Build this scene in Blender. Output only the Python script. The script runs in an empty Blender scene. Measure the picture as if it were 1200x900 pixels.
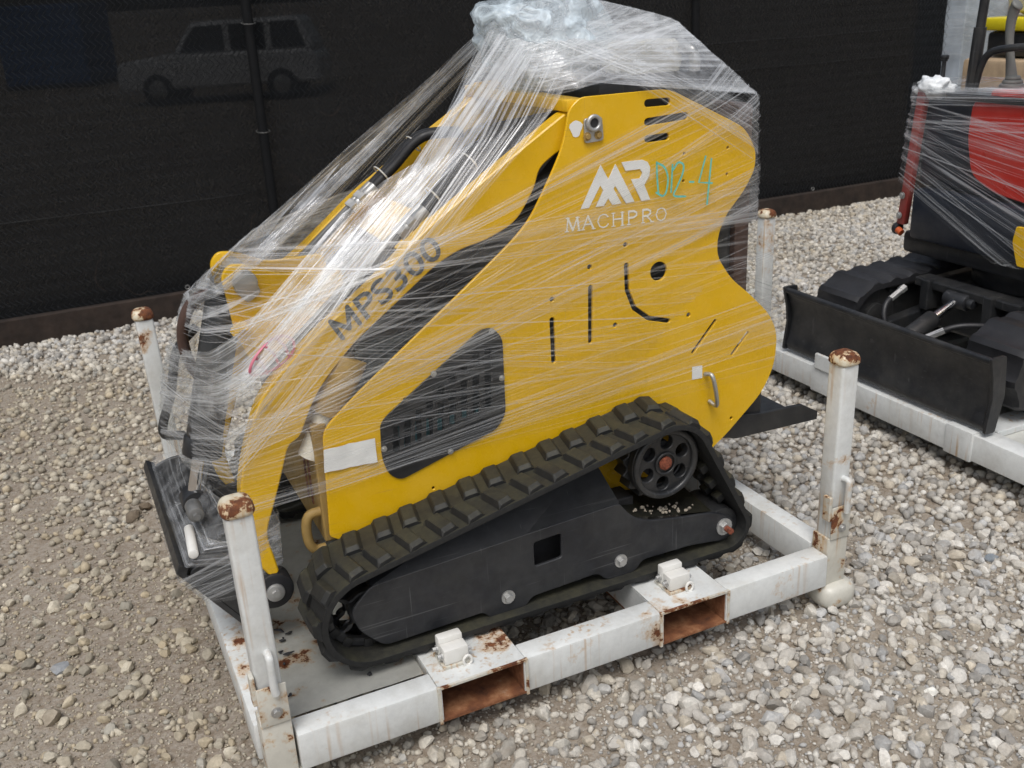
import bpy, bmesh, math, random
import numpy as np
from mathutils import Vector, Matrix, noise as mnoise
random.seed(7); RNG = np.random.default_rng(7)
sc = bpy.context.scene
C = sc.collection
R = math.radians

# ---------------------------------------------------------------- camera
F_PX, PITCH, ROLL, YAW = 1176.457, .3749, -.0523, .425
CAM = np.array([-.219, -1.7915, 1.6])
_fw = np.array([math.sin(YAW)*math.cos(PITCH), math.cos(YAW)*math.cos(PITCH), -math.sin(PITCH)])
_r0 = np.array([math.cos(YAW), -math.sin(YAW), 0.]); _u0 = np.cross(_r0, _fw)
_r = math.cos(ROLL)*_r0 + math.sin(ROLL)*_u0; _u = -math.sin(ROLL)*_r0 + math.cos(ROLL)*_u0
cd = bpy.data.cameras.new('camera'); cam = bpy.data.objects.new('camera', cd); C.objects.link(cam)
cd.sensor_width = 36; cd.lens = 36*F_PX/1200; cd.clip_start = .05; cd.clip_end = 3000
cam.matrix_world = Matrix(((_r[0], _u[0], -_fw[0], CAM[0]), (_r[1], _u[1], -_fw[1], CAM[1]), (_r[2], _u[2], -_fw[2], CAM[2]), (0, 0, 0, 1)))
cd.dof.use_dof = True; cd.dof.focus_distance = 2.55; cd.dof.aperture_fstop = 6.3
sc.camera = cam
# ---------------------------------------------------------------- light: overcast day
SUN_EL, SUN_AZ = R(62), R(215)          # azimuth clockwise from +y
w = bpy.data.worlds.new('World'); sc.world = w; w.use_nodes = True
nt = w.node_tree; nt.nodes.clear()
sky = nt.nodes.new('ShaderNodeTexSky'); sky.sky_type = 'NISHITA'; sky.sun_disc = False
sky.sun_elevation = SUN_EL; sky.sun_rotation = SUN_AZ; sky.dust_density = 4; sky.air_density = 1.2; sky.ozone_density = 1
hs = nt.nodes.new('ShaderNodeHueSaturation'); hs.inputs['Saturation'].default_value = .52
bg = nt.nodes.new('ShaderNodeBackground'); bg.inputs['Strength'].default_value = .105
wo = nt.nodes.new('ShaderNodeOutputWorld')
nt.links.new(sky.outputs[0], hs.inputs['Color']); nt.links.new(hs.outputs[0], bg.inputs[0]); nt.links.new(bg.outputs[0], wo.inputs[0])
sd = bpy.data.lights.new('sun', 'SUN'); sd.energy = 1.3; sd.angle = R(28); sd.color = (1, .99, .975)
sun = bpy.data.objects.new('sun', sd); C.objects.link(sun)
_sdir = Vector((math.sin(SUN_AZ)*math.cos(SUN_EL), math.cos(SUN_AZ)*math.cos(SUN_EL), math.sin(SUN_EL)))
sun.rotation_euler = _sdir.to_track_quat('Z', 'Y').to_euler(); sun.location = (0, 0, 8)
sc.view_settings.view_transform = 'Standard'; sc.view_settings.look = 'None'; sc.view_settings.gamma = 1
sc.view_settings.use_curve_mapping = False
sc.view_settings.exposure = 0.27
sc.render.engine = 'CYCLES'
sc.cycles.transparent_max_bounces = 28; sc.cycles.max_bounces = 5; sc.cycles.diffuse_bounces = 3; sc.cycles.glossy_bounces = 3

# ---------------------------------------------------------------- helpers
def U(px, py, ax, val):                  # photo pixel -> point on the plane ax = val
    d = (px-600)/F_PX*_r - (py-450)/F_PX*_u + _fw
    i = 'xyz'.index(ax); t = (val-CAM[i])/d[i]
    return CAM + t*d
def UXZ(pts, y): return [tuple(U(px, py, 'y', y)[[0, 2]]) for px, py in pts]
def pix(p):
    d = np.asarray(p, float)-CAM; z = d@_fw
    return 600+F_PX*(d@_r)/z, 450-F_PX*(d@_u)/z, z
WL = {}
def tag(o, label=None, cat=None, group=None, kind=None):
    if label: o['label'] = label
    if cat: o['category'] = cat
    if group: o['group'] = group
    if kind: o['kind'] = kind
    return o
def empty(name, loc, label=None, cat=None, group=None):
    o = bpy.data.objects.new(name, None); C.objects.link(o); o.location = loc; o.empty_display_size = .1
    WL[o] = np.array(loc, float); return tag(o, label, cat, group)
def link(name, me, loc, parent=None):
    o = bpy.data.objects.new(name, me); C.objects.link(o)
    loc = np.array(loc, float); WL[o] = loc
    if parent is not None: o.parent = parent; o.location = loc-WL[parent]
    else: o.location = loc
    return o
def obj(name, data, m, parent=None, smooth=None):
    """data: bmesh, mesh or (verts, faces) in world metres; origin goes to the middle of the piece"""
    if isinstance(data, bpy.types.Mesh): me = data
    elif isinstance(data, tuple):
        me = bpy.data.meshes.new(name); me.from_pydata([tuple(v) for v in data[0]], [], data[1])
    else:
        me = bpy.data.meshes.new(name); data.to_mesh(me); data.free()
    me.name = name
    n = len(me.vertices); co = np.empty(n*3); me.vertices.foreach_get('co', co); co = co.reshape(-1, 3)
    c = (co.min(0)+co.max(0))/2
    me.vertices.foreach_set('co', (co-c).ravel()); me.update()
    if m is not None and not me.materials: me.materials.append(m)
    if smooth is not None:
        if smooth is True: me.shade_smooth()
        else:
            me.shade_smooth(); me.set_sharp_from_angle(angle=R(smooth))
    return link(name, me, c, parent)
def BM(): return bmesh.new()
def box(bm, x0, x1, y0, y1, z0, z1, bev=0., seg=2):
    b = bmesh.new(); bmesh.ops.create_cube(b, size=1)
    for v in b.verts: v.co = ((x0+x1)/2+v.co.x*(x1-x0), (y0+y1)/2+v.co.y*(y1-y0), (z0+z1)/2+v.co.z*(z1-z0))
    if bev: bmesh.ops.bevel(b, geom=list(b.edges), offset=bev, segments=seg, profile=.5, affect='EDGES')
    join(bm, b); return bm
def join(bm, b):
    m = bpy.data.meshes.new('t'); b.to_mesh(m); b.free(); bm.from_mesh(m); bpy.data.meshes.remove(m)
def obox(bm, c, ax, ay, az, sx, sy, sz, bev=0.):       # oriented box
    b = bmesh.new(); bmesh.ops.create_cube(b, size=1)
    for v in b.verts: v.co = Vector((v.co.x*sx, v.co.y*sy, v.co.z*sz))
    if bev: bmesh.ops.bevel(b, geom=list(b.edges), offset=bev, segments=2, profile=.5, affect='EDGES')
    M = Matrix((ax, ay, az)).transposed()
    for v in b.verts: v.co = M @ v.co + Vector(c)
    join(bm, b); return bm
def cyl(bm, p0, p1, r0, r1=None, n=20, caps=True, bev=0.):
    r1 = r0 if r1 is None else r1
    p0, p1 = Vector(p0), Vector(p1); d = p1-p0; q = d.to_track_quat('Z', 'Y')
    b = bmesh.new()
    bmesh.ops.create_cone(b, cap_ends=caps, segments=n, radius1=r0, radius2=r1, depth=d.length)
    if bev and caps:
        es = [e for e in b.edges if len(e.link_faces) == 2 and any(len(f.verts) > 4 for f in e.link_faces)]
        bmesh.ops.bevel(b, geom=es, offset=bev, segments=2, profile=.5, affect='EDGES')
    M = Matrix.Translation((p0+p1)/2) @ q.to_matrix().to_4x4()
    bmesh.ops.transform(b, matrix=M, verts=b.verts); join(bm, b); return bm
def tube(bm, pts, r, n=10, closed=False, caps=True):
    pts = [Vector(p) for p in pts]; N = len(pts); rings = []
    ref = None
    for i, p in enumerate(pts):
        a = pts[(i-1) % N] if (closed or i > 0) else p; b = pts[(i+1) % N] if (closed or i < N-1) else p
        t = (b-a).normalized()
        if ref is None: ref = t.orthogonal().normalized()
        ref = (ref - t*ref.dot(t)).normalized(); s = t.cross(ref)
        rr = float(r[i] if hasattr(r, '__len__') else r)
        rings.append([bm.verts.new(p + rr*(math.cos(k*2*math.pi/n)*ref+math.sin(k*2*math.pi/n)*s)) for k in range(n)])
    for i in range(N if closed else N-1):
        A, B = rings[i], rings[(i+1) % N]
        for k in range(n): bm.faces.new((A[k], A[(k+1) % n], B[(k+1) % n], B[k]))
    if caps and not closed: bm.faces.new(rings[0][::-1]); bm.faces.new(rings[-1])
    return bm
def spline(pts, n=8):
    P = [np.array(p, float) for p in pts]; P = [2*P[0]-P[1]]+P+[2*P[-1]-P[-2]]; out = []
    for i in range(1, len(P)-2):
        for k in range(n):
            t = k/n
            out.append(.5*((2*P[i])+(-P[i-1]+P[i+1])*t+(2*P[i-1]-5*P[i]+4*P[i+1]-P[i+2])*t*t+(-P[i-1]+3*P[i]-3*P[i+1]+P[i+2])*t**3))
    out.append(P[-2]); return out
def fillet(poly, r, n=5):
    out = []; N = len(poly)
    for i in range(N):
        p = np.array(poly[i], float); a = np.array(poly[i-1], float); b = np.array(poly[(i+1) % N], float)
        ra = r[i] if hasattr(r, '__len__') else r
        la, lb = np.linalg.norm(a-p), np.linalg.norm(b-p)
        rr = min(ra, .45*la, .45*lb)
        if rr < 1e-5: out.append(tuple(p)); continue
        s, e = p+(a-p)/la*rr, p+(b-p)/lb*rr
        for k in range(n+1):
            t = k/n; out.append(tuple((1-t)**2*s+2*t*(1-t)*p+t*t*e))
    return out
def circ(c, r, n=20): return [(c[0]+r*math.cos(2*math.pi*k/n), c[1]+r*math.sin(2*math.pi*k/n)) for k in range(n)]
def slot(pts, w, n=6):                  # a stadium or bent slot along a polyline
    P = [np.array(p, float) for p in pts]; L, Rr = [], []
    for i, p in enumerate(P):
        a = P[max(i-1, 0)]; b = P[min(i+1, len(P)-1)]; t = (b-a)/np.linalg.norm(b-a); nn = np.array([-t[1], t[0]])
        L.append(p+nn*w/2); Rr.append(p-nn*w/2)
    t1 = P[-1]-P[-2]; a1 = math.atan2(t1[1], t1[0]); t0 = P[0]-P[1]; a0 = math.atan2(t0[1], t0[0])
    e = [P[-1]+w/2*np.array([math.cos(a1+math.pi/2-math.pi*k/n), math.sin(a1+math.pi/2-math.pi*k/n)]) for k in range(1, n)]
    s = [P[0]+w/2*np.array([math.cos(a0+math.pi/2-math.pi*k/n), math.sin(a0+math.pi/2-math.pi*k/n)]) for k in range(1, n)]
    return [tuple(q) for q in L+e+Rr[::-1]+s]
def plate_mesh(loops, y0, y1, bev=.001):
    """flat sheet with holes: loops in (x, z), thickness y0..y1"""
    cu = bpy.data.curves.new('t', 'CURVE'); cu.dimensions = '2D'; cu.fill_mode = 'BOTH'
    for lp in loops:
        s = cu.splines.new('POLY'); s.points.add(len(lp)-1)
        for k, p in enumerate(lp): s.points[k].co = (p[0], p[1], 0, 1)
        s.use_cyclic_u = True
    h = abs(y1-y0)/2; bev = min(bev, h*.6)
    cu.extrude = h-bev; cu.bevel_depth = bev; cu.bevel_resolution = 0; cu.offset = -bev
    o = bpy.data.objects.new('t', cu); C.objects.link(o)
    dg = bpy.context.evaluated_depsgraph_get(); me = bpy.data.meshes.new_from_object(o.evaluated_get(dg))
    bpy.data.objects.remove(o); bpy.data.curves.remove(cu)
    ym = (y0+y1)/2
    me.transform(Matrix(((1, 0, 0, 0), (0, 0, -1, ym), (0, 1, 0, 0), (0, 0, 0, 1))))
    me.materials.clear()
    return me
def plate(name, loops, y0, y1, m, parent=None, bev=.001, smooth=35):
    return obj(name, plate_mesh(loops, y0, y1, bev), m, parent, smooth)
def bolt(name, p, axis, r, h, m, parent):
    bm = BM(); p = Vector(p); a = Vector(axis).normalized()
    cyl(bm, p, p+a*h*.3, r*1.55, n=16); cyl(bm, p+a*h*.28, p+a*h, r, n=6, bev=r*.1)
    return obj(name, bm, m, parent)
def text_mesh(txt, bl, br, tl, ax, val, thick=.0006, offset=0.):
    cu = bpy.data.curves.new('t', 'FONT'); cu.body = txt; cu.offset = offset; cu.resolution_u = 4
    o = bpy.data.objects.new('t', cu); C.objects.link(o)
    dg = bpy.context.evaluated_depsgraph_get(); me = bpy.data.meshes.new_from_object(o.evaluated_get(dg))
    bpy.data.objects.remove(o); bpy.data.curves.remove(cu)
    return flat_map(me, bl, br, tl, ax, val)
def flat_map(me, bl, br, tl, ax, val):
    co = np.empty(len(me.vertices)*3); me.vertices.foreach_get('co', co); co = co.reshape(-1, 3)
    mn, mx = co.min(0), co.max(0); o, e1, e2 = U(*bl, ax, val), U(*br, ax, val), U(*tl, ax, val)
    s = (co[:, 0]-mn[0])/(mx[0]-mn[0]); t = (co[:, 1]-mn[1])/(mx[1]-mn[1])
    q = o+s[:, None]*(e1-o)+t[:, None]*(e2-o)
    me.vertices.foreach_set('co', q.ravel()); me.materials.clear(); me.update(); return me
def stroke(bm, pts, w, y, nrm=-1):      # painted stroke in (x, z) at depth y
    lp = slot(pts, w, 4) if len(pts) > 1 else circ(pts[0], w/2, 8)
    n = len(pts)
    L = lp[:n]; e = lp[n:n+3]; Rr = lp[n+3:2*n+3][::-1]; s = lp[2*n+3:]
    V = lambda p: bm.verts.new((p[0], y, p[1]))
    lv, rv = [V(p) for p in L], [V(p) for p in Rr]
    for i in range(n-1): bm.faces.new((lv[i], rv[i], rv[i+1], lv[i+1]))
    ev = [V(p) for p in e]; bm.faces.new([lv[-1]]+[rv[-1]]+ev[::-1])
    sv = [V(p) for p in s]; bm.faces.new([rv[0], lv[0]]+sv[::-1])

# ---------------------------------------------------------------- materials
def mat(name):
    m = bpy.data.materials.new(name); m.use_nodes = True
    n = m.node_tree.nodes; b = n['Principled BSDF']; return m, m.node_tree, b
def N(t, kind, **kw):
    n = t.nodes.new(kind)
    for k, v in kw.items():
        if k in n.inputs.keys(): n.inputs[k].default_value = v
        else: setattr(n, k, v)
    return n
def tex(t, scale, detail=4, rough=.55, co=None, kind='ShaderNodeTexNoise', vec=None, **kw):
    n = N(t, kind); n.inputs['Scale'].default_value = scale
    if 'Detail' in n.inputs.keys(): n.inputs['Detail'].default_value = detail; n.inputs['Roughness'].default_value = rough
    for k, v in kw.items():
        if k in n.inputs.keys(): n.inputs[k].default_value = v
        else: setattr(n, k, v)
    if vec is None:
        tc = N(t, 'ShaderNodeNewGeometry'); vec = tc.outputs['Position']
    t.links.new(vec, n.inputs['Vector']); return n
def ramp(t, src, stops):
    r = N(t, 'ShaderNodeValToRGB'); e = r.color_ramp.elements
    while len(e) < len(stops): e.new(.5)
    for el, (p, c) in zip(e, stops): el.position = p; el.color = c if len(c) == 4 else (*c, 1)
    t.links.new(src, r.inputs[0]); return r
def g(v): return (v, v, v)
def mixc(t, fac, a, b):
    n = N(t, 'ShaderNodeMix', data_type='RGBA')
    for s, v in ((0, fac), (6, a), (7, b)):
        if hasattr(v, 'is_linked') or isinstance(v, bpy.types.NodeSocket): t.links.new(v, n.inputs[s])
        else: n.inputs[s].default_value = v if s == 0 else (*v, 1)
    return n.outputs[2]
def math_(t, op, a, b=0.):
    n = N(t, 'ShaderNodeMath', operation=op)
    for i, v in enumerate((a, b)):
        if isinstance(v, bpy.types.NodeSocket): t.links.new(v, n.inputs[i])
        else: n.inputs[i].default_value = v
    return n.outputs[0]
def bump(t, b, src, strength, dist):
    n = N(t, 'ShaderNodeBump'); n.inputs['Strength'].default_value = strength; n.inputs['Distance'].default_value = dist
    t.links.new(src, n.inputs['Height']); t.links.new(n.outputs[0], b.inputs['Normal'])
def simple(name, col, rough=.5, metal=0., var=.12, vs=18., bumpy=0., bs=60., spec=.5, dust=0., dustc=(.35, .31, .25), coat=0., scr=0., scrc=(.12, .12, .12)):
    m, t, b = mat(name)
    n = tex(t, vs, 5, .6); lo = tuple(c*(1-var) for c in col); hi = tuple(min(1, c*(1+var)) for c in col)
    c = ramp(t, n.outputs[0], [(.3, lo), (.7, hi)]).outputs[0]
    if dust:
        n2 = tex(t, 7, 7, .7); f = ramp(t, n2.outputs[0], [(.42, g(0)), (.75, g(dust))]).outputs[0]
        c = mixc(t, f, c, dustc)
    if scr:
        for k, (sx, sz, rot) in enumerate(((3, 160, .35), (170, 4, .1), (5, 210, -.6))):
            gp = N(t, 'ShaderNodeNewGeometry'); mp = N(t, 'ShaderNodeMapping'); mp.inputs['Scale'].default_value = (sx, 40, sz); mp.inputs['Rotation'].default_value = (0, rot, 0); mp.inputs['Location'].default_value = (k*7, 0, k*3)
            t.links.new(gp.outputs['Position'], mp.inputs[0]); ns = tex(t, 1, 2, .4, vec=mp.outputs[0])
            c = mixc(t, ramp(t, ns.outputs[0], [(.70, g(0)), (.76, g(scr))]).outputs[0], c, scrc)
    t.links.new(c, b.inputs['Base Color'])
    n3 = tex(t, 35, 4); rr = ramp(t, n3.outputs[0], [(.3, g(max(0, rough-.1))), (.7, g(min(1, rough+.12)))])
    t.links.new(rr.outputs[0], b.inputs['Roughness'])
    b.inputs['Metallic'].default_value = metal; b.inputs['Specular IOR Level'].default_value = spec
    b.inputs['Coat Weight'].default_value = coat; b.inputs['Coat Roughness'].default_value = .12
    if bumpy: n4 = tex(t, bs, 5, .6); bump(t, b, n4.outputs[0], bumpy, .004)
    return m
M = {}
M['yellow'] = simple('yellow_paint', (.765, .45, .004), .27, var=.07, vs=7, dust=.2, dustc=(.46, .34, .13), spec=.5, scr=.25, scrc=(.42, .30, .10))
M['black_paint'] = simple('black_paint', (.016, .017, .019), .38, var=.25, dust=.22, dustc=(.16, .15, .13), bumpy=.05, bs=300, scr=.3, scrc=(.10, .10, .10))
M['black_guard'] = simple('black_textured_paint', (.015, .016, .019), .46, var=.3, vs=30, dust=.34, dustc=(.085, .085, .08), bumpy=.12, bs=500, scr=.4, scrc=(.13, .13, .13))
M['rubber'] = simple('rubber', (.020, .020, .018), .66, var=.3, vs=40, dust=.55, dustc=(.075, .070, .036), bumpy=.25, bs=120, spec=.35)
M['rubber_clean'] = simple('rubber_hose', (.018, .018, .02), .5, var=.2)
M['dark_int'] = simple('dark_interior', (.022, .022, .024), .7, var=.3)
M['zinc'] = simple('zinc_steel', (.50, .50, .49), .42, metal=.75, var=.12, dust=.15)
M['tube'] = simple('dull_steel_tube', (.17, .17, .165), .5, metal=.4, var=.2)
M['chrome'] = simple('chrome_rod', (.75, .75, .75), .12, metal=1, var=.05)
M['bronze'] = simple('brownish_yellow', (.36, .235, .07), .55, var=.2, dust=.4, dustc=(.2, .13, .06))  # on the chassis front, the film's brown shading is put into this colour
M['cream'] = simple('cream_foam', (.70, .66, .57), .8, var=.06, bumpy=.15, bs=90)
M['paper'] = simple('paper', (.78, .78, .76), .8, var=.03, bumpy=.1, bs=40)
M['white_block'] = simple('white_nylon', (.74, .73, .69), .5, var=.05, dust=.25, dustc=(.4, .33, .24))
M['red'] = simple('red_paint', (.50, .022, .012), .35, var=.08, dust=.1)
M['dull_red'] = simple('faded_red_paint', (.30, .035, .03), .5, var=.15, dust=.3)
M['grey_plastic'] = simple('grey_plastic', (.14, .14, .13), .55, var=.06)
M['brown_pad'] = simple('brown_pad', (.075, .042, .032), .55, var=.25)
M['tan_wood'] = simple('plywood', (.42, .31, .20), .7, var=.2, vs=12)
M['old_wood'] = simple('weathered_board', (.026, .017, .0125), .9, var=.5, vs=14, bumpy=.4, bs=30)
M['pink'] = simple('pink_tape', (.58, .16, .22), .4, var=.1)
M['white_ink'] = simple('white_print', (.80, .80, .78), .45, var=.02)
M['cream_ink'] = simple('pale_print', (.88, .86, .78), .5, var=.04)
M['grey_ink'] = simple('charcoal_print', (.075, .082, .088), .45, var=.05)
M['chalk'] = simple('turquoise_marker', (.13, .52, .46), .6, var=.18, vs=120)
M['navy'] = simple('dark_navy_paint', (.014, .018, .028), .4, var=.15)
M['yellow_bright'] = simple('bright_yellow', (.72, .60, .02), .4, var=.05)
M['tyre'] = simple('tyre', (.02, .02, .02), .7)
M['carwhite'] = simple('car_white', (.72, .73, .74), .25, var=.03, coat=.5)
M['carglass'] = simple('car_glass', (.02, .023, .026), .08, var=.1)
M['blue_box'] = simple('blue_container', (.03, .12, .32), .5, var=.1)
M['tan_wall'] = simple('tan_wall', (.30, .25, .20), .8, var=.1, vs=2)
M['dirt_clod'] = simple('grit', (.33, .29, .23), .9, var=.3, vs=90)

def rubber_mat():
    m, t, b = mat('dusty_rubber'); gm = N(t, 'ShaderNodeNewGeometry'); sx = N(t, 'ShaderNodeSeparateXYZ'); t.links.new(gm.outputs['Normal'], sx.inputs[0])
    n = tex(t, 9, 6, .7); n2 = tex(t, 70, 5, .65)
    up = ramp(t, sx.outputs[2], [(.35, g(0)), (.9, g(1))]).outputs[0]
    f = math_(t, 'MULTIPLY', ramp(t, n.outputs[0], [(.36, g(.15)), (.66, g(.85))]).outputs[0], up)
    f = math_(t, 'MULTIPLY', f, ramp(t, n2.outputs[0], [(.3, g(.4)), (.6, g(1))]).outputs[0])
    base = ramp(t, n2.outputs[0], [(.3, (.010, .0105, .011)), (.7, (.022, .022, .021))]).outputs[0]
    t.links.new(mixc(t, f, base, (.052, .049, .028)), b.inputs['Base Color']); b.inputs['Roughness'].default_value = .62; b.inputs['Specular IOR Level'].default_value = .4
    bump(t, b, n2.outputs[0], .3, .003); return m
M['rubber'] = rubber_mat()
def rusty_white(name, thr=.60, col=(.66, .665, .63), rscale=9., streak=True):
    m, t, b = mat(name)
    geo = N(t, 'ShaderNodeNewGeometry')
    n1 = tex(t, rscale, 9, .68); n2 = tex(t, 3.1, 3, .5)
    s = math_(t, 'ADD', math_(t, 'MULTIPLY', n1.outputs[0], .68), math_(t, 'MULTIPLY', n2.outputs[0], .32))
    mask = ramp(t, s, [(thr, g(0)), (thr+.018, g(1))]).outputs[0]
    halo = ramp(t, s, [(thr-.05, g(0)), (thr+.01, g(.75))]).outputs[0]
    # rain streaks: noise stretched along z
    mp = N(t, 'ShaderNodeMapping'); mp.inputs['Scale'].default_value = (75, 75, 2.2); t.links.new(geo.outputs['Position'], mp.inputs[0])
    ns = tex(t, 1, 3, .5, vec=mp.outputs[0])
    st = ramp(t, ns.outputs[0], [(.56, g(0)), (.70, g(.75))]).outputs[0]
    n5 = tex(t, 4.4, 2); stm = math_(t, 'MULTIPLY', st, ramp(t, n5.outputs[0], [(.46, g(0)), (.62, g(1))]).outputs[0])
    n3 = tex(t, 40, 6, .7); base = ramp(t, n3.outputs[0], [(.25, tuple(c*.86 for c in col)), (.6, col)]).outputs[0]
    n4 = tex(t, 5.5, 6, .7); dirt = ramp(t, n4.outputs[0], [(.48, g(0)), (.72, g(.4))]).outputs[0]
    c = mixc(t, dirt, base, (.36, .335, .27))
    if streak: c = mixc(t, stm, c, (.42, .24, .085))
    c = mixc(t, halo, c, (.50, .30, .12))
    nr = tex(t, 90, 5, .7); rust = ramp(t, nr.outputs[0], [(.3, (.055, .018, .009)), (.55, (.16, .052, .018)), (.8, (.30, .12, .035))]).outputs[0]
    c = mixc(t, mask, c, rust)
    t.links.new(c, b.inputs['Base Color'])
    t.links.new(ramp(t, mask, [(0, g(.36)), (1, g(.85))]).outputs[0], b.inputs['Roughness'])
    hgt = math_(t, 'ADD', math_(t, 'MULTIPLY', mask, -.6), math_(t, 'MULTIPLY', nr.outputs[0], .35))
    bump(t, b, hgt, .35, .002)
    return m
M['white_steel'] = rusty_white('chipped_white_steel', .630, (.70, .715, .70))
M['white_cap'] = rusty_white('rusted_white_cap', .515, (.68, .62, .48), 26)
M['white_joint'] = rusty_white('rust_edged_white_steel', .555, (.62, .60, .53), 22)
M['white_deck'] = rusty_white('dirty_white_sheet', .60, (.62, .62, .57), 18, False)
def rust_in():
    m, t, b = mat('rusted_bare_steel'); n = tex(t, 16, 8, .7)
    c = ramp(t, n.outputs[0], [(.3, (.06, .022, .012)), (.5, (.20, .075, .03)), (.62, (.32, .15, .07)), (.75, (.42, .33, .25))]).outputs[0]
    t.links.new(c, b.inputs['Base Color']); b.inputs['Roughness'].default_value = .85; bump(t, b, n.outputs[0], .4, .003); return m
M['rust'] = rust_in()
M['rust_hub'] = simple('rusty_hub', (.20, .055, .028), .85, var=.6, vs=120, bumpy=.6, bs=160)

def film_mat(name, base, gain, lo, hi, tint=(.92, .94, .96), fv=170., cv=22., patch=.0, rough=.22, haze=.06):
    """clear stretch film: mostly see-through, milky where it gathers into strands (UV: u along the pull, v across, metres)"""
    m = bpy.data.materials.new(name); m.use_nodes = True; t = m.node_tree; t.nodes.clear()
    uv = N(t, 'ShaderNodeUVMap'); 
    def st(su, sv, det, off=0):
        mp = N(t, 'ShaderNodeMapping'); mp.inputs['Scale'].default_value = (su, sv, 1); mp.inputs['Location'].default_value = (off, off*.37, 0)
        t.links.new(uv.outputs[0], mp.inputs[0]); n = N(t, 'ShaderNodeTexNoise', noise_dimensions='2D'); n.inputs['Scale'].default_value = 1
        n.inputs['Detail'].default_value = det; n.inputs['Roughness'].default_value = .6
        t.links.new(mp.outputs[0], n.inputs['Vector']); return n.outputs[0]
    fine = ramp(t, st(1.1, fv, 3), [(lo, g(0)), (hi, g(1))]).outputs[0]
    clump = ramp(t, st(.7, cv, 3, 11), [(.40, g(.06)), (.66, g(1))]).outputs[0]
    a = math_(t, 'MULTIPLY', math_(t, 'MULTIPLY', fine, clump), gain)
    a = math_(t, 'ADD', a, math_(t, 'MULTIPLY', clump, haze))
    if patch:
        tc = N(t, 'ShaderNodeNewGeometry'); nz = tex(t, 16, 5, .65, vec=tc.outputs['Position'])
        a = math_(t, 'ADD', a, math_(t, 'MULTIPLY', ramp(t, nz.outputs[0], [(.42, g(0)), (.7, g(1))]).outputs[0], patch))
    a = math_(t, 'ADD', a, base)
    a = N(t, 'ShaderNodeClamp').inputs[0].node if False else math_(t, 'MINIMUM', a, .93)
    tr = N(t, 'ShaderNodeBsdfTransparent'); tr.inputs[0].default_value = (.985, .985, .98, 1)
    df = N(t, 'ShaderNodeBsdfDiffuse'); df.inputs[0].default_value = (*tint, 1)
    tl = N(t, 'ShaderNodeBsdfTranslucent'); tl.inputs[0].default_value = (*tint, 1)
    gl = N(t, 'ShaderNodeBsdfGlossy'); gl.inputs['Roughness'].default_value = rough; gl.inputs[0].default_value = (.95, .96, 1, 1)
    m1 = N(t, 'ShaderNodeMixShader'); m1.inputs[0].default_value = .35; t.links.new(df.outputs[0], m1.inputs[1]); t.links.new(tl.outputs[0], m1.inputs[2])
    m2 = N(t, 'ShaderNodeMixShader'); m2.inputs[0].default_value = .24; t.links.new(m1.outputs[0], m2.inputs[1]); t.links.new(gl.outputs[0], m2.inputs[2])
    m3 = N(t, 'ShaderNodeMixShader'); t.links.new(a, m3.inputs[0]); t.links.new(tr.outputs[0], m3.inputs[1]); t.links.new(m2.outputs[0], m3.inputs[2])
    bp = N(t, 'ShaderNodeBump'); bp.inputs['Strength'].default_value = .5; bp.inputs['Distance'].default_value = .003
    t.links.new(fine, bp.inputs['Height']); t.links.new(bp.outputs[0], gl.inputs['Normal'])
    o = N(t, 'ShaderNodeOutputMaterial'); t.links.new(m3.outputs[0], o.inputs[0]); return m
M['film'] = film_mat('stretch_film_thin', .004, .30, .54, .72, haze=.006, fv=200)
M['film_mid'] = film_mat('stretch_film', .012, .48, .46, .68, haze=.07)
M['film_dense'] = film_mat('stretch_film_layered', .05, .65, .42, .66, patch=.22, haze=.12)
M['film_strand'] = film_mat('stretch_film_strands', .15, .42, .4, .65)
M['film_cloud'] = film_mat('stretch_film_milky', .05, .55, .44, .68, patch=.34, haze=.16, rough=.14)
M['film_exc'] = film_mat('stretch_film_coarse', .012, .65, .54, .66, fv=60, cv=14, haze=.05, rough=.14)

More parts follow.
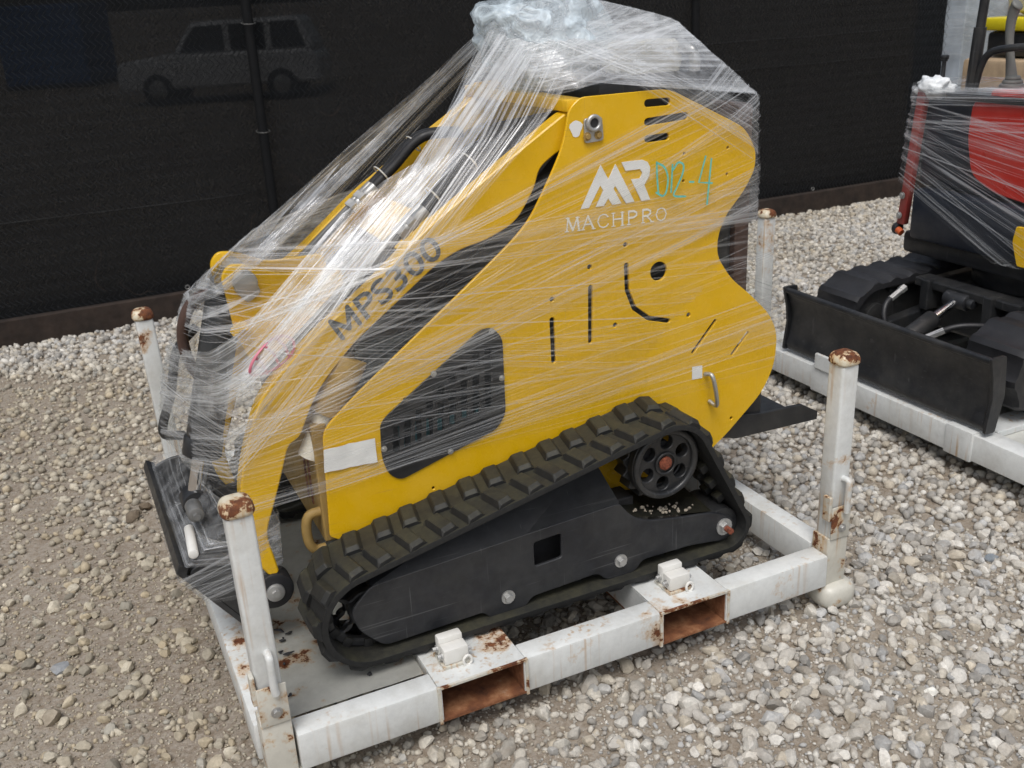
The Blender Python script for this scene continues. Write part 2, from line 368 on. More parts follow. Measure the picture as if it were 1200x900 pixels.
def bag_mat():
    m, t, b = mat('crumpled_clear_bag')
    n = tex(t, 13, 3, .5, Distortion=1.6); n2 = tex(t, 30, 2, .5, Distortion=1)
    b.inputs['Base Color'].default_value = (.72, .82, .88, 1); b.inputs['Roughness'].default_value = .12
    t.links.new(ramp(t, n.outputs[0], [(.40, g(.30)), (.66, g(.80))]).outputs[0], b.inputs['Alpha'])
    bump(t, b, math_(t, 'ADD', n.outputs[0], math_(t, 'MULTIPLY', n2.outputs[0], .4)), .8, .02); return m
M['bag'] = bag_mat()
M['bunch'] = simple('bunched_film', (.80, .82, .83), .3, var=.12, vs=40, bumpy=.6, bs=45)
def cloth_mat():
    m, t, b = mat('woven_black_screen')
    uvp = N(t, 'ShaderNodeNewGeometry').outputs['Position']
    mp = N(t, 'ShaderNodeMapping'); mp.inputs['Scale'].default_value = (3, 3, 45); t.links.new(uvp, mp.inputs[0])
    n = tex(t, 1, 4, .6, vec=mp.outputs[0]); n2 = tex(t, 1.1, 4, .6); n3 = tex(t, 260, 2, .5)
    s = math_(t, 'ADD', math_(t, 'MULTIPLY', n.outputs[0], .5), math_(t, 'MULTIPLY', n2.outputs[0], .5))
    c = ramp(t, s, [(.36, (.0032, .0041, .0052)), (.64, (.0068, .0080, .0096))]).outputs[0]
    c = mixc(t, ramp(t, n3.outputs[0], [(.55, g(0)), (.8, g(.4))]).outputs[0], c, (.03, .03, .03))
    t.links.new(c, b.inputs['Base Color']); b.inputs['Roughness'].default_value = .9; b.inputs['Specular IOR Level'].default_value = .2
    bump(t, b, n3.outputs[0], .4, .003)
    tr = N(t, 'ShaderNodeBsdfTransparent'); mx = N(t, 'ShaderNodeMixShader')
    # open weave: small holes let the far side through
    n4 = tex(t, 420, 1, .5); t.links.new(ramp(t, n4.outputs[0], [(.48, g(0)), (.72, g(.105))]).outputs[0], mx.inputs[0])
    o = t.nodes['Material Output']; t.links.new(b.outputs[0], mx.inputs[1]); t.links.new(tr.outputs[0], mx.inputs[2]); t.links.new(mx.outputs[0], o.inputs[0])
    return m
M['screen'] = cloth_mat()
M['post_black'] = simple('black_post', (.006, .0065, .0075), .75, spec=.2)
M['seam'] = simple('faded_seam', (.024, .025, .026), .9, var=.6, vs=9)
M['wire'] = simple('dark_wire', (.011, .0125, .0145), .5, metal=0)
def ground_mat():
    m, t, b = mat('dirt_and_grit')
    n1 = tex(t, .9, 4, .55); v = tex(t, 95, kind='ShaderNodeTexVoronoi'); v2 = tex(t, 45, kind='ShaderNodeTexVoronoi'); n2 = tex(t, 60, 6, .7)
    base = ramp(t, n1.outputs[0], [(.35, (.125, .084, .050)), (.5, (.20, .150, .100)), (.65, (.265, .22, .165))]).outputs[0]
    c1 = ramp(t, v.outputs['Color'], [(.2, (.11, .085, .062)), (.5, (.22, .19, .15)), (.85, (.38, .34, .29))]).outputs[0]
    c = mixc(t, ramp(t, n2.outputs[0], [(.35, g(.25)), (.62, g(.85))]).outputs[0], base, c1)
    t.links.new(c, b.inputs['Base Color']); b.inputs['Roughness'].default_value = .95; b.inputs['Specular IOR Level'].default_value = .15
    h = math_(t, 'ADD', math_(t, 'MULTIPLY', v.outputs['Distance'], -.8), n2.outputs[0])
    bump(t, b, h, .5, .006); return m
M['ground'] = ground_mat()
def stone_mat():
    m, t, b = mat('limestone_gravel')
    a = N(t, 'ShaderNodeVertexColor', layer_name='col'); n = tex(t, 110, 5, .7); n2 = tex(t, 28, 4, .6)
    k = ramp(t, n.outputs[0], [(.25, g(.72)), (.7, g(1.12))]).outputs[0]
    mu = N(t, 'ShaderNodeMix', data_type='RGBA', blend_type='MULTIPLY'); mu.inputs[0].default_value = 1
    t.links.new(a.outputs[0], mu.inputs[6]); t.links.new(k, mu.inputs[7])
    c = mixc(t, ramp(t, n2.outputs[0], [(.5, g(0)), (.75, g(.45))]).outputs[0], mu.outputs[2], (.25, .20, .145))
    t.links.new(c, b.inputs['Base Color']); b.inputs['Roughness'].default_value = .9; b.inputs['Specular IOR Level'].default_value = .25
    bump(t, b, n.outputs[0], .5, .003); return m
M['stone'] = stone_mat()

# ================================================================ GROUND
def gz(x, y):
    s = 0. if y < 4.6 else -.57*min(1, (y-4.6)/5)
    if x > 6: s *= max(0, 1-(x-6)/4)
    near = 1 if y < 4.2 else 0
    return s + near*(.012*mnoise.noise((x*1.3, y*1.3, 0)) + .006*mnoise.noise((x*5, y*5, 3)))-.006
def axis_pts(a, b, step, far):
    v = list(np.arange(a, b+1e-6, step)); lo, hi = [], []
    d = step*2; x = a
    while x > -far: x -= d; d *= 1.7; lo.append(x)
    d = step*2; x = b
    while x < far: x += d; d *= 1.7; hi.append(x)
    return lo[::-1]+v+hi
xs = axis_pts(-2.5, 6.5, .06, 600); ys = axis_pts(-2, 5, .06, 600)
gv = [(x, y, gz(x, y)) for y in ys for x in xs]; nx = len(xs)
gf = [(j*nx+i, j*nx+i+1, (j+1)*nx+i+1, (j+1)*nx+i) for j in range(len(ys)-1) for i in range(nx-1)]
o = obj('ground', (gv, gf), M['ground'], smooth=True); tag(o, kind='structure', label='brown grit and dirt yard surface under the gravel')

# ---------------------------------------------------------------- gravel
def stone_shape(seed, sub):
    b = bmesh.new(); bmesh.ops.create_icosphere(b, subdivisions=sub, radius=1)
    rg = np.random.default_rng(seed); V = np.array([v.co[:] for v in b.verts])
    for k in range(10):                   # shave flat facets
        n = rg.normal(size=3); n /= np.linalg.norm(n); d = rg.uniform(.56, .86); s = V@n-d; V = V-np.maximum(s, 0)[:, None]*n*.95
    V *= 1+.035*rg.normal(size=(len(V), 1)); V *= rg.uniform([.8, .68, .55], [1.3, 1.0, .88])
    Fc = np.array([[v.index for v in f.verts] for f in b.faces]); b.free(); return V, Fc
def in_view(x, y, m):
    px, py, d = pix((x, y, 0)); return d > .3 and -1200*m < px < 1200*(1+m) and -900*m < py < 900*(1+m)
def stones(name, pts, sizes, cols, sub, nvar=14, seed=0, sink=.25):
    shp = [stone_shape(seed+i, sub) for i in range(nvar)]; VV, FF, CC = [], [], []; off = 0
    rg = np.random.default_rng(seed+99)
    for (x, y), s, c in zip(pts, sizes, cols):
        V, Fc = shp[rg.integers(nvar)]
        a = rg.uniform(0, 6.283); tx, ty = rg.normal(0, .35, 2); ca, sa = math.cos(a), math.sin(a)
        Rm = np.array([[ca, -sa, 0], [sa, ca, 0], [0, 0, 1]])@np.array([[1, 0, tx], [0, 1, ty], [-tx, -ty, 1]])
        W = V@Rm.T*s; W += (x, y, gz(x, y)+s*sink); VV.append(W); FF.append(Fc+off); off += len(V); CC.append(np.repeat([c], len(V), 0))
    VV = np.concatenate(VV); FF = np.concatenate(FF); CC = np.concatenate(CC)
    me = bpy.data.meshes.new(name); me.vertices.add(len(VV)); me.vertices.foreach_set('co', VV.ravel())
    me.loops.add(len(FF)*3); me.loops.foreach_set('vertex_index', FF.ravel().astype(np.int32))
    me.polygons.add(len(FF)); me.polygons.foreach_set('loop_start', np.arange(0, len(FF)*3, 3, dtype=np.int32))
    me.update(calc_edges=True); me.validate()
    at = me.color_attributes.new('col', 'FLOAT_COLOR', 'POINT'); at.data.foreach_set('color', np.c_[CC, np.ones(len(CC))].ravel())
    me.materials.append(M['stone'])
    if sub > 1: me.shade_smooth(); me.set_sharp_from_angle(angle=R(24))
    o = bpy.data.objects.new(name, me); C.objects.link(o); WL[o] = np.zeros(3); return o
PAL = 1.06*np.array([(.50, .465, .405), (.44, .41, .36), (.56, .53, .47), (.38, .355, .315), (.48, .435, .36), (.62, .59, .53), (.31, .295, .27), (.50, .44, .345), (.42, .415, .40), (.47, .44, .39), (.53, .495, .43)])
PAL = PAL*.86+.14*PAL.mean(1, keepdims=True)
def dirtiness(x, y):                     # the bare, muddier stretch left of the pallet
    d = 1/(1+math.exp((x-.15-.25*mnoise.noise((x*.9, y*.9, 7)))*5))*(1 if y < 2.9 else max(0, 1-(y-2.9)*1.7))
    n = mnoise.noise((x*1.1+3, y*1.1, 1.7)); return min(1, max(0, d*.85+max(0, n)*.55-.05))
def scatter(n, x0, x1, y0, y1, keep, smin, smax, margin=.3, pw=1.6):
    P, S, K = [], [], []
    X = RNG.uniform(x0, x1, n); Y = RNG.uniform(y0, y1, n); Q = RNG.uniform(0, 1, n); T = RNG.uniform(0, 1, n)**pw; I = RNG.integers(0, len(PAL), n); B = RNG.normal(1, .1, n)
    for x, y, q, t_, i, b_ in zip(X, Y, Q, T, I, B):
        if y > 3.83 or not in_view(x, y, margin): continue
        d = dirtiness(x, y)
        if q > keep(x, y, d): continue
        P.append((x, y)); S.append((smin+(smax-smin)*t_)*(1-.15*d)); c = PAL[i]*b_
        K.append(np.clip(c*(1-.24*d)*np.array([1+.08*d, 1, 1-.17*d]), .05, .8))
    return P, S, K
near = lambda x, y: math.hypot(x-CAM[0], y-CAM[1]) < 3.0
P_, S_, K_ = scatter(15500, -1.6, 3.4, -1.6, 2.0, lambda x, y, d: (1-.80*d) if near(x, y) else 0, .0115, .0245, pw=1.6)
tag(stones('gravel', P_, S_, K_, 2, seed=10, sink=.42), 'loose pale limestone gravel around the white pallet', 'gravel', kind='stuff')
P_, S_, K_ = scatter(40000, -1.6, 3.4, -1.6, 2.0, lambda x, y, d: (1-.5*d) if near(x, y) else 0, .0055, .0135, .18)
tag(stones('small_gravel', P_, S_, K_, 1, nvar=16, seed=40, sink=.3), 'smaller limestone chips packed between the larger gravel stones', 'gravel', kind='stuff')
P_, S_, K_ = scatter(44000, -1.3, 2.6, -1.5, 1.6, lambda x, y, d: 1 if near(x, y) else 0, .0026, .0058, .08)
tag(stones('fine_gravel', P_, S_, K_, 1, nvar=8, seed=140, sink=.4), 'fine limestone grit between the gravel stones', 'gravel', kind='stuff')
P_, S_, K_ = scatter(72000, -2.4, 6.8, -.2, 3.83, lambda x, y, d: (1-.82*d) if not near(x, y) else 0, .010, .0245, .2)
tag(stones('far_gravel', P_, S_, K_, 1, nvar=16, seed=70, sink=.4), 'pale gravel reaching back to the black fence', 'gravel', kind='stuff')
P_, S_, K_ = scatter(26000, -2.4, 1.2, .6, 3.6, lambda x, y, d: .9*d if not near(x, y) else 0, .0035, .0115, .15, 2.)
tag(stones('dirt_gravel', P_, S_, K_, 1, nvar=12, seed=170, sink=.3), 'small brown gravel mixed in the bare dirt left of the pallet', 'gravel', kind='stuff')
# a few bigger rocks that stand out
BIG = [((72, 787), .028, 'flat blue-grey rock lying alone on the dirt', (.30, .31, .32)), ((60, 842), .026, 'rounded tan rock on the dirt', (.36, .31, .24)),
       ((318, 802), .022, 'buff rock lying beside the bolt of the white post', (.42, .37, .28)), ((155, 608), .03, 'dark dirt-caked rock beside the black mount plate', (.17, .135, .10)),
       ((170, 595), .024, 'small brown clod behind the dirt-caked rock', (.15, .115, .08)), ((1163, 655), .024, 'slate-blue rock on the pale gravel right of the pallet foot', (.25, .28, .31))]
for i, ((px, py), s, lb, col) in enumerate(BIG):
    q = U(px, py, 'z', 0); o = stones('rock', [(q[0], q[1])], [s], [col], 2, nvar=1, seed=200+i*3, sink=.45)
    co = np.empty(len(o.data.vertices)*3); o.data.vertices.foreach_get('co', co); co = co.reshape(-1, 3); c_ = co.mean(0); o.data.vertices.foreach_set('co', (co-c_).ravel()); o.location = c_
    tag(o, lb, 'rock', 'rocks that stand out from the gravel')

# ================================================================ FENCE
FY = 3.86; FX0, FX1 = -3.2, 5.97
fen = empty('screened_fence', (1.2, FY, 0), 'tall black privacy-screened chain link fence behind the machines', 'fence')
bm = BM(); nxs, nzs = 150, 24
vv = [[bm.verts.new((FX0+(FX1-FX0)*i/nxs, FY+.02+.016*mnoise.noise(((FX0+(FX1-FX0)*i/nxs)*1.4, j*.11, 2))+.008*mnoise.noise((i*.5, j*.4, 9)), .115+.02*mnoise.noise((i*.12, 0, 0))+2.0*j/nzs)) for i in range(nxs+1)] for j in range(nzs+1)]
for j in range(nzs):
    for i in range(nxs): bm.faces.new((vv[j][i], vv[j][i+1], vv[j+1][i+1], vv[j+1][i]))
obj('privacy_screen', bm, M['screen'], fen, True)
bm = BM(); pitch = .062; hz = pitch/2; k = 0
xw = FX0
while xw < FX1:
    pts = []; z = .07; s = 1
    while z < 2.12: pts.append((xw+(pitch*.25 if s > 0 else -pitch*.25)+.0, FY-.012+.003*s, z)); z += hz; s = -s
    prev = None
    for p in pts:
        ring = [bm.verts.new((p[0]+.0021*math.cos(a), p[1]+.0021*math.sin(a), p[2])) for a in (0, 2.094, 4.189)]
        if prev:
            for q in range(3): bm.faces.new((prev[q], prev[(q+1) % 3], ring[(q+1) % 3], ring[q]))
        prev = ring
    xw += pitch/2; k += 1
tag(obj('chain_link_wire', bm, M['wire'], fen), kind='stuff')
for px_ in (-1.95, .92, 3.72):
    bm = BM(); cyl(bm, (px_, FY-.05, -.05), (px_, FY-.05, 2.13), .026, n=20); cyl(bm, (px_, FY-.05, 2.12), (px_, FY-.05, 2.15), .036, .02, n=20)
    po = obj('post', bm, M['post_black'], fen, 40)
    for z in (.4, .95, 1.5):
        bm = BM(); tube(bm, [(px_+.036*math.cos(a), FY-.05+.04*math.sin(a), z+.006*math.sin(a)) for a in np.linspace(0, 6.283, 16)[:-1]], .0018, 5, True); obj('tie_wire', bm, M['tube'], po)
bm = BM()
x = FX0
while x < FX1:
    x2 = min(x+2.4, FX1); bm = BM(); box(bm, x, x2-.006, FY-.055, FY-.0, -.03, .135+.01*mnoise.noise((x, 1, 1)), .004)
    for v in bm.verts: v.co.z += .006*mnoise.noise((v.co.x*2, 4, 4))
    obj('base_board', bm, M['old_wood'], fen); x = x2
for x in np.arange(FX0+.3, FX1, 1.1):
    bm = BM(); tube(bm, [(x+.011*math.cos(a), FY-.0, .15+.011*math.sin(a)) for a in np.linspace(0, 6.283, 12)[:-1]], .003, 6, True); obj('grommet', bm, M['zinc'], fen)
for (x0, x1, z) in ((3.8, 5.6, 1.20), (3.8, 5.6, 1.02), (-.9, .8, .62)):
    bm = BM(); pts = [(x, FY+.004+.012*mnoise.noise((x*1.4, z, 2)), z+.008*mnoise.noise((x*2, 0, z))) for x in np.linspace(x0, x1, 30)]; tube(bm, pts, .0035, 5); obj('screen_seam', bm, M['seam'], fen, True)
# dry tendrils caught in the mesh
rg = random.Random(3)
for (px, py, n) in [(430, 165, 9), (395, 235, 6), (330, 195, 5), (118, 295, 7), (140, 330, 6), (300, 250, 5), (465, 105, 5), (375, 130, 4)]:
    p = U(px, py, 'y', FY-.03); pts = [p]
    a = rg.uniform(-2.2, -.9)
    for k in range(n): a += rg.uniform(-.7, .7); p = p+.035*np.array([math.cos(a), 0, math.sin(a)]); pts.append(p)
    bm = BM(); tube(bm, spline(pts, 4), .0016, 4); obj('dry_tendril', bm, M['old_wood'], fen)

# ---------------------------------------------------------------- beyond the fence: parked car, container
def car(px, py, zg, yaw):
    q = U(px, py, 'z', zg)
    root = empty('parked_car', (q[0], q[1], zg), 'white four-door sport utility car seen faintly through the black screen', 'car')
    def add(name, data, m, par, sm=30):
        o = obj(name, data, m, None, sm); return o
    body = fillet([(-2.35, .35), (-2.38, .8), (-2.25, 1.0), (-1.2, 1.12), (2.2, 1.12), (2.36, .9), (2.36, .38)], .12)
    def wheelcut(pts):
        return pts
    me = plate_mesh([body], -.9, .9, .06); b = obj('body', me, M['carwhite'], None, 30)
    cab = fillet([(-1.05, 1.08), (-.55, 1.80), (1.95, 1.84), (2.30, 1.08)], .14); me = plate_mesh([cab], -.78, .78, .08); ca = obj('cabin', me, M['carwhite'], None, 30)
    parts = [b, ca]
    for s in (-1, 1):
        for poly in ([(-.86, 1.16), (-.46, 1.70), (.2, 1.72), (.2, 1.16)], [(.34, 1.16), (.34, 1.72), (1.15, 1.74), (1.15, 1.16)], [(1.3, 1.16), (1.3, 1.74), (1.88, 1.75), (2.08, 1.16)]):
            parts.append(obj('window', plate_mesh([fillet(poly, .06)], s*.77, s*.80, .004), M['carglass'], None))
        for xw in (-1.45, 1.45):
            bm = BM(); cyl(bm, (xw, s*.7, .36), (xw, s*.92, .36), .36, n=28, bev=.03); t_ = obj('wheel', bm, M['tyre'], None, 40); parts.append(t_)
            bm = BM(); cyl(bm, (xw, s*.9, .36), (xw, s*.935, .36), .21, n=20, bev=.01); rim = obj('rim', bm, M['zinc'], None, 40); rim.parent = t_; rim.location = np.array(WL[rim])-WL[t_]
    for p in parts: p.parent = root
    root.rotation_euler = (0, 0, yaw); return root
car(272, 116, -.57, -YAW)
q = U(75, 92, 'z', -.57)
root = empty('shipping_container', (q[0]*.9, q[1]*.9, -.57), 'blue container standing left of the white car behind the screen', 'container')
for nm, a, m in (('wall', (-1.3, 1.3, -1.2, 1.2, .1, 2.4), 'blue_box'), ('door', (-.02, 1.24, -1.23, -1.2, .15, 2.35), 'blue_box'), ('base_rail', (-1.32, 1.32, -1.22, 1.22, 0, .12), 'dark_int')):
    bm = BM(); box(bm, *a, .02)
    if nm == 'wall':
        for k in range(12): box(bm, -1.25+k*.21, -1.15+k*.21, -1.225, -1.19, .15, 2.3, .01)
    o_ = obj(nm, bm, M[m], None); o_.parent = root
root.rotation_euler = (0, 0, -YAW)

# ================================================================ PALLETS
def make_post(parent, x, y, h, sx, sy, full=True, lean=(0, 0)):
    """square steel stake: sleeve bolted to the corner, removable tube, domed rusty cap, hook pin"""
    s = .0268
    bm = BM(); box(bm, x-s, x+s, y-s, y+s, .20, h-.035, .007, 3)
    for v in bm.verts:
        k = (v.co.z-.2)/(h-.2); v.co.x += lean[0]*k; v.co.y += lean[1]*k
    po = obj('post', bm, M['white_steel'], parent, 40)
    bm = BM(); b = bmesh.new(); bmesh.ops.create_uvsphere(b, u_segments=20, v_segments=10, radius=1)
    for v in b.verts:
        c = v.co; f = .0335
        cx = math.copysign(abs(c.x)**.55, c.x)*f; cy = math.copysign(abs(c.y)**.55, c.y)*f
        v.co = (x+lean[0]+cx, y+lean[1]+cy, h-.028+(c.z*.026 if c.z > 0 else c.z*.012))
    join(bm, b); obj('cap', bm, M['white_cap'], po, 50)
    bm = BM(); box(bm, x-s-.005, x+s+.005, y-s-.005, y+s+.005, .06, .205, .003); obj('sleeve', bm, M['white_joint'], parent, 40)
    if not full: return
    # cut collar plate on the front face with a hook pin
    yf = y-s-.005*1
    bm = BM(); box(bm, x-s-.004, x+s+.004, yf-.005, yf-.0005, .205, .30, .002); co = obj('collar', bm, M['white_joint'], parent, 40)
    bm = BM(); tube(bm, spline([(x+.005, yf+.012, .375), (x+.005, yf-.012, .377), (x+.005, yf-.018, .366), (x+.005, yf-.016, .31), (x+.007, yf-.014, .285)], 6), .0085, 10); obj('hook_pin', bm, M['white_steel'], po, 40)
    bolt('bolt', (x+.004, yf-.005, .235), (0, -1, 0), .008, .008, M['zinc'], co)
    bm = BM(); box(bm, x-s-.012, x-s-.002, y-s-.006, y-s+.02, .26, .33, .002); obj('tab', bm, M['white_joint'], co)
def foot(parent, x, y):
    bm = BM(); b = bmesh.new(); bmesh.ops.create_uvsphere(b, u_segments=24, v_segments=10, radius=1)
    for v in b.verts:
        c = v.co; v.co = (x+math.copysign(abs(c.x)**.6, c.x)*.056, y+math.copysign(abs(c.y)**.6, c.y)*.052, .030+math.copysign(abs(c.z)**.6, c.z)*.038)
    join(bm, b); obj('foot', bm, M['white_joint'], parent, 60)
ZB, ZT, RW = .068, .162, .04
def rail(parent, x0, x1, y0, y1, name='rail', mt='white_steel', z0=ZB, z1=ZT):
    bm = BM(); box(bm, x0, x1, y0, y1, z0, z1, .005); return obj(name, bm, M[mt], parent, 40)
def pocket(parent, x0, x1, y0, y1, z0=ZB, z1=ZT, th=.006):
    """hollow fork pocket running along y, open at its ends"""
    bm = BM(); box(bm, x0, x1, y0, y1, z1-th, z1, .0015); box(bm, x0, x0+th, y0, y1, z0+th+.0005, z1-th-.0005); box(bm, x1-th, x1, y0, y1, z0+th+.0005, z1-th-.0005)
    o = obj('fork_pocket', bm, M['white_steel'], parent)
    bm = BM(); box(bm, x0, x1, y0, y1, z0, z0+th)
    obj('floor_plate', bm, M['rust'], o)
    bm = BM(); box(bm, x0+th+.0005, x0+th+.002, y0+.004, y1-.01, z0+th+.001, z1-th-.001); box(bm, x1-th-.002, x1-th-.0005, y0+.004, y1-.01, z0+th+.001, z1-th-.001); box(bm, x0+th+.003, x1-th-.003, y0+.004, y1-.01, z1-th-.0025, z1-th-.0008)
    obj('lining', bm, M['rust'], o)
    bm = BM()                             # welded lip round the mouth
    box(bm, x0-.004, x0+.003, y0-.003, y0+.006, z0-.003, z1+.001); box(bm, x1-.003, x1+.004, y0-.003, y0+.006, z0-.003, z1+.001); box(bm, x0+.004, x1-.004, y0-.003, y0+.004, z1-.004, z1+.0015)
    obj('weld', bm, M['white_joint'], o)
def track_block(parent, x, y):
    z = ZT
    bm = BM(); box(bm, x-.035, x+.035, y-.035, y+.035, z, z+.007, .001); o = obj('block_plate', bm, M['white_joint'], parent)
    bm = BM(); box(bm, x-.03, x+.03, y-.03, y+.004, z+.007, z+.046, .004); box(bm, x-.03, x+.03, y+.005, y+.03, z+.007, z+.058, .004)
    bl = obj('nylon_block', bm, M['white_block'], o, 40)
    for dy in (-.014, .018):
        for s in (-1, 1): bolt('bolt', (x+s*.03, y+dy, z+.025), (s, 0, 0), .006, .011, M['zinc'], bl) if s < 0 or dy < 0 else None
    bm = BM(); c0 = np.array([x+.022, y-.036, z+.012])
    tube(bm, [c0+np.array([.010*math.cos(a), -.003, .013*math.sin(a)]) for a in np.linspace(0, 6.283, 18)[:-1]], .0035, 8, True); obj('ring', bm, M['white_block'], o, 60)
L_, W_, H_ = 1.5035, 1.4621, .723
pal = empty('steel_pallet', (L_/2, W_/2, 0), 'chipped white steel transport pallet carrying the yellow loader', 'pallet', 'white steel pallets')
PK = [(.356, .572), (.942, 1.141)]
def pallet_frame(root, ox, oy, L, W, pk, along):
    pass
s0 = .037
rail(pal, s0, PK[0][0], -RW, .022); rail(pal, PK[0][1], PK[1][0], -RW, .022); rail(pal, PK[1][1], L_-s0, -RW, .022)
rail(pal, s0, PK[0][0], W_-RW, W_+RW); rail(pal, PK[0][1], PK[1][0], W_-RW, W_+RW); rail(pal, PK[1][1], L_-s0, W_-RW, W_+RW)
rail(pal, -RW, .022, s0, W_-s0); rail(pal, L_-.032, L_+.03, s0, W_-s0)
for a, b_ in PK: pocket(pal, a, b_, -.042, W_+.042)
for (x, y, ln) in ((0, 0, (-.004, 0)), (L_, 0, (.004, 0)), (0, W_, (-.012, .004)), (L_, W_, (0, 0))):
    make_post(pal, x, y, H_, 1, 1, full=(y == 0), lean=ln); foot(pal, x+.006, y-.012)
bm = BM(); nx_, ny_ = 8, 40
dv = [[bm.verts.new((.034+(.352-.034)*i/nx_, .045+(W_-.09)*j/ny_, .146+.003*mnoise.noise((i*.4, j*.2, 5)))) for i in range(nx_+1)] for j in range(ny_+1)]
for j in range(ny_):
    for i in range(nx_): bm.faces.new((dv[j][i], dv[j][i+1], dv[j+1][i+1], dv[j+1][i]))
bmesh.ops.solidify(bm, geom=list(bm.faces), thickness=.004)
obj('deck_sheet', bm, M['white_deck'], pal, 30)
for x in (.425, 1.035): track_block(pal, x, .045)
# scraps of torn rubber on the deck
rg = random.Random(11)
for i in range(16):
    px, py = rg.choice([(332, 800), (338, 770), (330, 742), (345, 815), (365, 700), (470, 800), (440, 798), (420, 810)]); px += rg.uniform(-9, 9); py += rg.uniform(-9, 9)
    p = U(px, py, 'z', .152)
    if not (.05 < p[0] < .34 and p[1] > .06): continue
    bm = BM(); a = rg.uniform(0, 6.28); l = rg.uniform(.008, .028)
    pts = [p+np.array([math.cos(a)*l*k+rg.uniform(-.004, .004), math.sin(a)*l*k+rg.uniform(-.004, .004), .001+.003*k*rg.random()]) for k in (-.5, 0, .5)]
    tube(bm, pts, [.0015, .004, .0012], 5); o_ = obj('rubber_scrap', bm, M['rubber_clean']); tag(o_, 'torn scrap of black rubber on the white deck sheet', 'scrap', 'rubber scraps on the pallet deck')

# ================================================================ LOADER
YN0, YN1 = .278, .286                    # near side plate
YC = .585; mir = lambda y: 2*YC-y
ld = empty('mini_skid_loader', (.70, YC, .165), 'yellow tracked mini skid steer loader bound in clear stretch film', 'loader')
PL = [(667, 128), (680, 114), (784, 104), (847, 136), (874, 150), (886, 176), (885, 198), (872, 224), (850, 253), (841, 279), (841, 301), (857, 327), (877, 343), (902, 368), (911, 390), (908, 427), (893, 460), (852, 508), (800, 560), (600, 660), (420, 640), (387, 629), (378, 505), (420, 460), (555, 328), (601, 282), (621, 257), (641, 216), (660, 172)]
plo = fillet(UXZ(PL, YN0), [.02, .04, .03, .06, .06, .1, .1, .1, .1, .1, .1, .1, .1, .1, .1, .1, .1, .02, .02, .02, .02, .006, .03, .05, .05, .05, .05, .05, .05])
def sl(pts, w): return slot(UXZ(pts, YN0), w)
def ho(p, r, n=16): return circ(UXZ([p], YN0)[0], r, n)
HOLES = [sl([(647, 375), (649, 423)], .013), ho((647, 351), .0062), sl([(692, 337), (692, 400)], .012), ho((691, 313), .0062), sl([(734, 311), (735, 340), (743, 361), (760, 373), (783, 376)], .0125),
         ho((733, 287), .006), ho((772, 318), .0245, 28), ho((721, 381), .006), ho((807, 369), .006), sl([(838, 376), (812, 413)], .009), sl([(876, 390), (858, 415)], .008),
         sl([(759, 121), (782, 119)], .018), sl([(759, 143), (803, 136)], .018), sl([(759, 163), (781, 160)], .017), ho((802, 180), .0035), ho((801, 212), .0035), ho((853, 173), .0035), ho((852, 204), .0035), ho((708, 240), .003), ho((857, 490), .0045), ho((508, 572), .004), ho((474, 468), .003)]
GR = [(576, 383), (588, 395), (592, 484), (582, 502), (469, 562), (455, 555), (447, 536), (445, 497), (452, 487), (562, 386)]
gro = fillet(UXZ(GR, YN0), .03)
cx_ = np.mean(np.array(gro), 0); gin = [tuple(cx_+(np.array(p)-cx_)*.86) for p in gro]
side = plate('side_plate', [plo]+HOLES+[gin], YN0, YN1, M['yellow'], ld, .0012)
far_side = plate('side_plate', [plo]+HOLES, mir(YN1), mir(YN0), M['yellow'], ld, .0012)
# black slotted vent panel
slots = []
for (px, a, b_) in [(571, 408, 480), (557, 414, 432), (557, 440, 487), (543, 430, 440), (543, 446, 493), (530, 438, 450), (530, 458, 500), (516, 452, 466), (516, 472, 508), (503, 470, 482), (503, 490, 515), (490, 480, 520), (477, 492, 527), (464, 500, 533)]:
    for k in range(max(1, int((b_-a)/13))):
        n_ = max(1, int((b_-a)/13)); z0 = a+(b_-a)*k/n_; z1 = a+(b_-a)*(k+.8)/n_
        slots.append([tuple(UXZ([p], YN0)[0]) for p in ((px-4, z1), (px+3.5, z1-1.2), (px+3.5, z0-1.2), (px-4, z0))])
vent = plate('vent_panel', [gro]+slots, YN0-.0045, YN0-.0005, M['black_paint'], ld, .0006)
bm = BM(); a0 = U(500, 480, 'y', .32); box(bm, a0[0]-.16, a0[0]+.17, .318, .33, a0[2]-.17, a0[2]+.2); obj('radiator_core', bm, simple('fin_grey', (.05, .055, .058), .6, var=.5, vs=90), ld)
for k in range(9):
    px = 455+k*15; a = U(px, 515-k*2, 'y', .312); bm = BM(); box(bm, a[0]-.006, a[0]+.006, .306, .314, a[2]-.09, a[2]+.05, .001); obj('fin', bm, simple('teal_fin', (.045, .15, .17), .5) if k == 0 else bpy.data.materials['teal_fin'], ld)
for p in [(576, 388), (588, 443), (508, 438), (450, 526), (528, 529)]:
    q = U(*p, 'y', YN0-.0045); bolt('bolt', q, (0, -1, 0), .0048, .005, M['zinc'], vent)
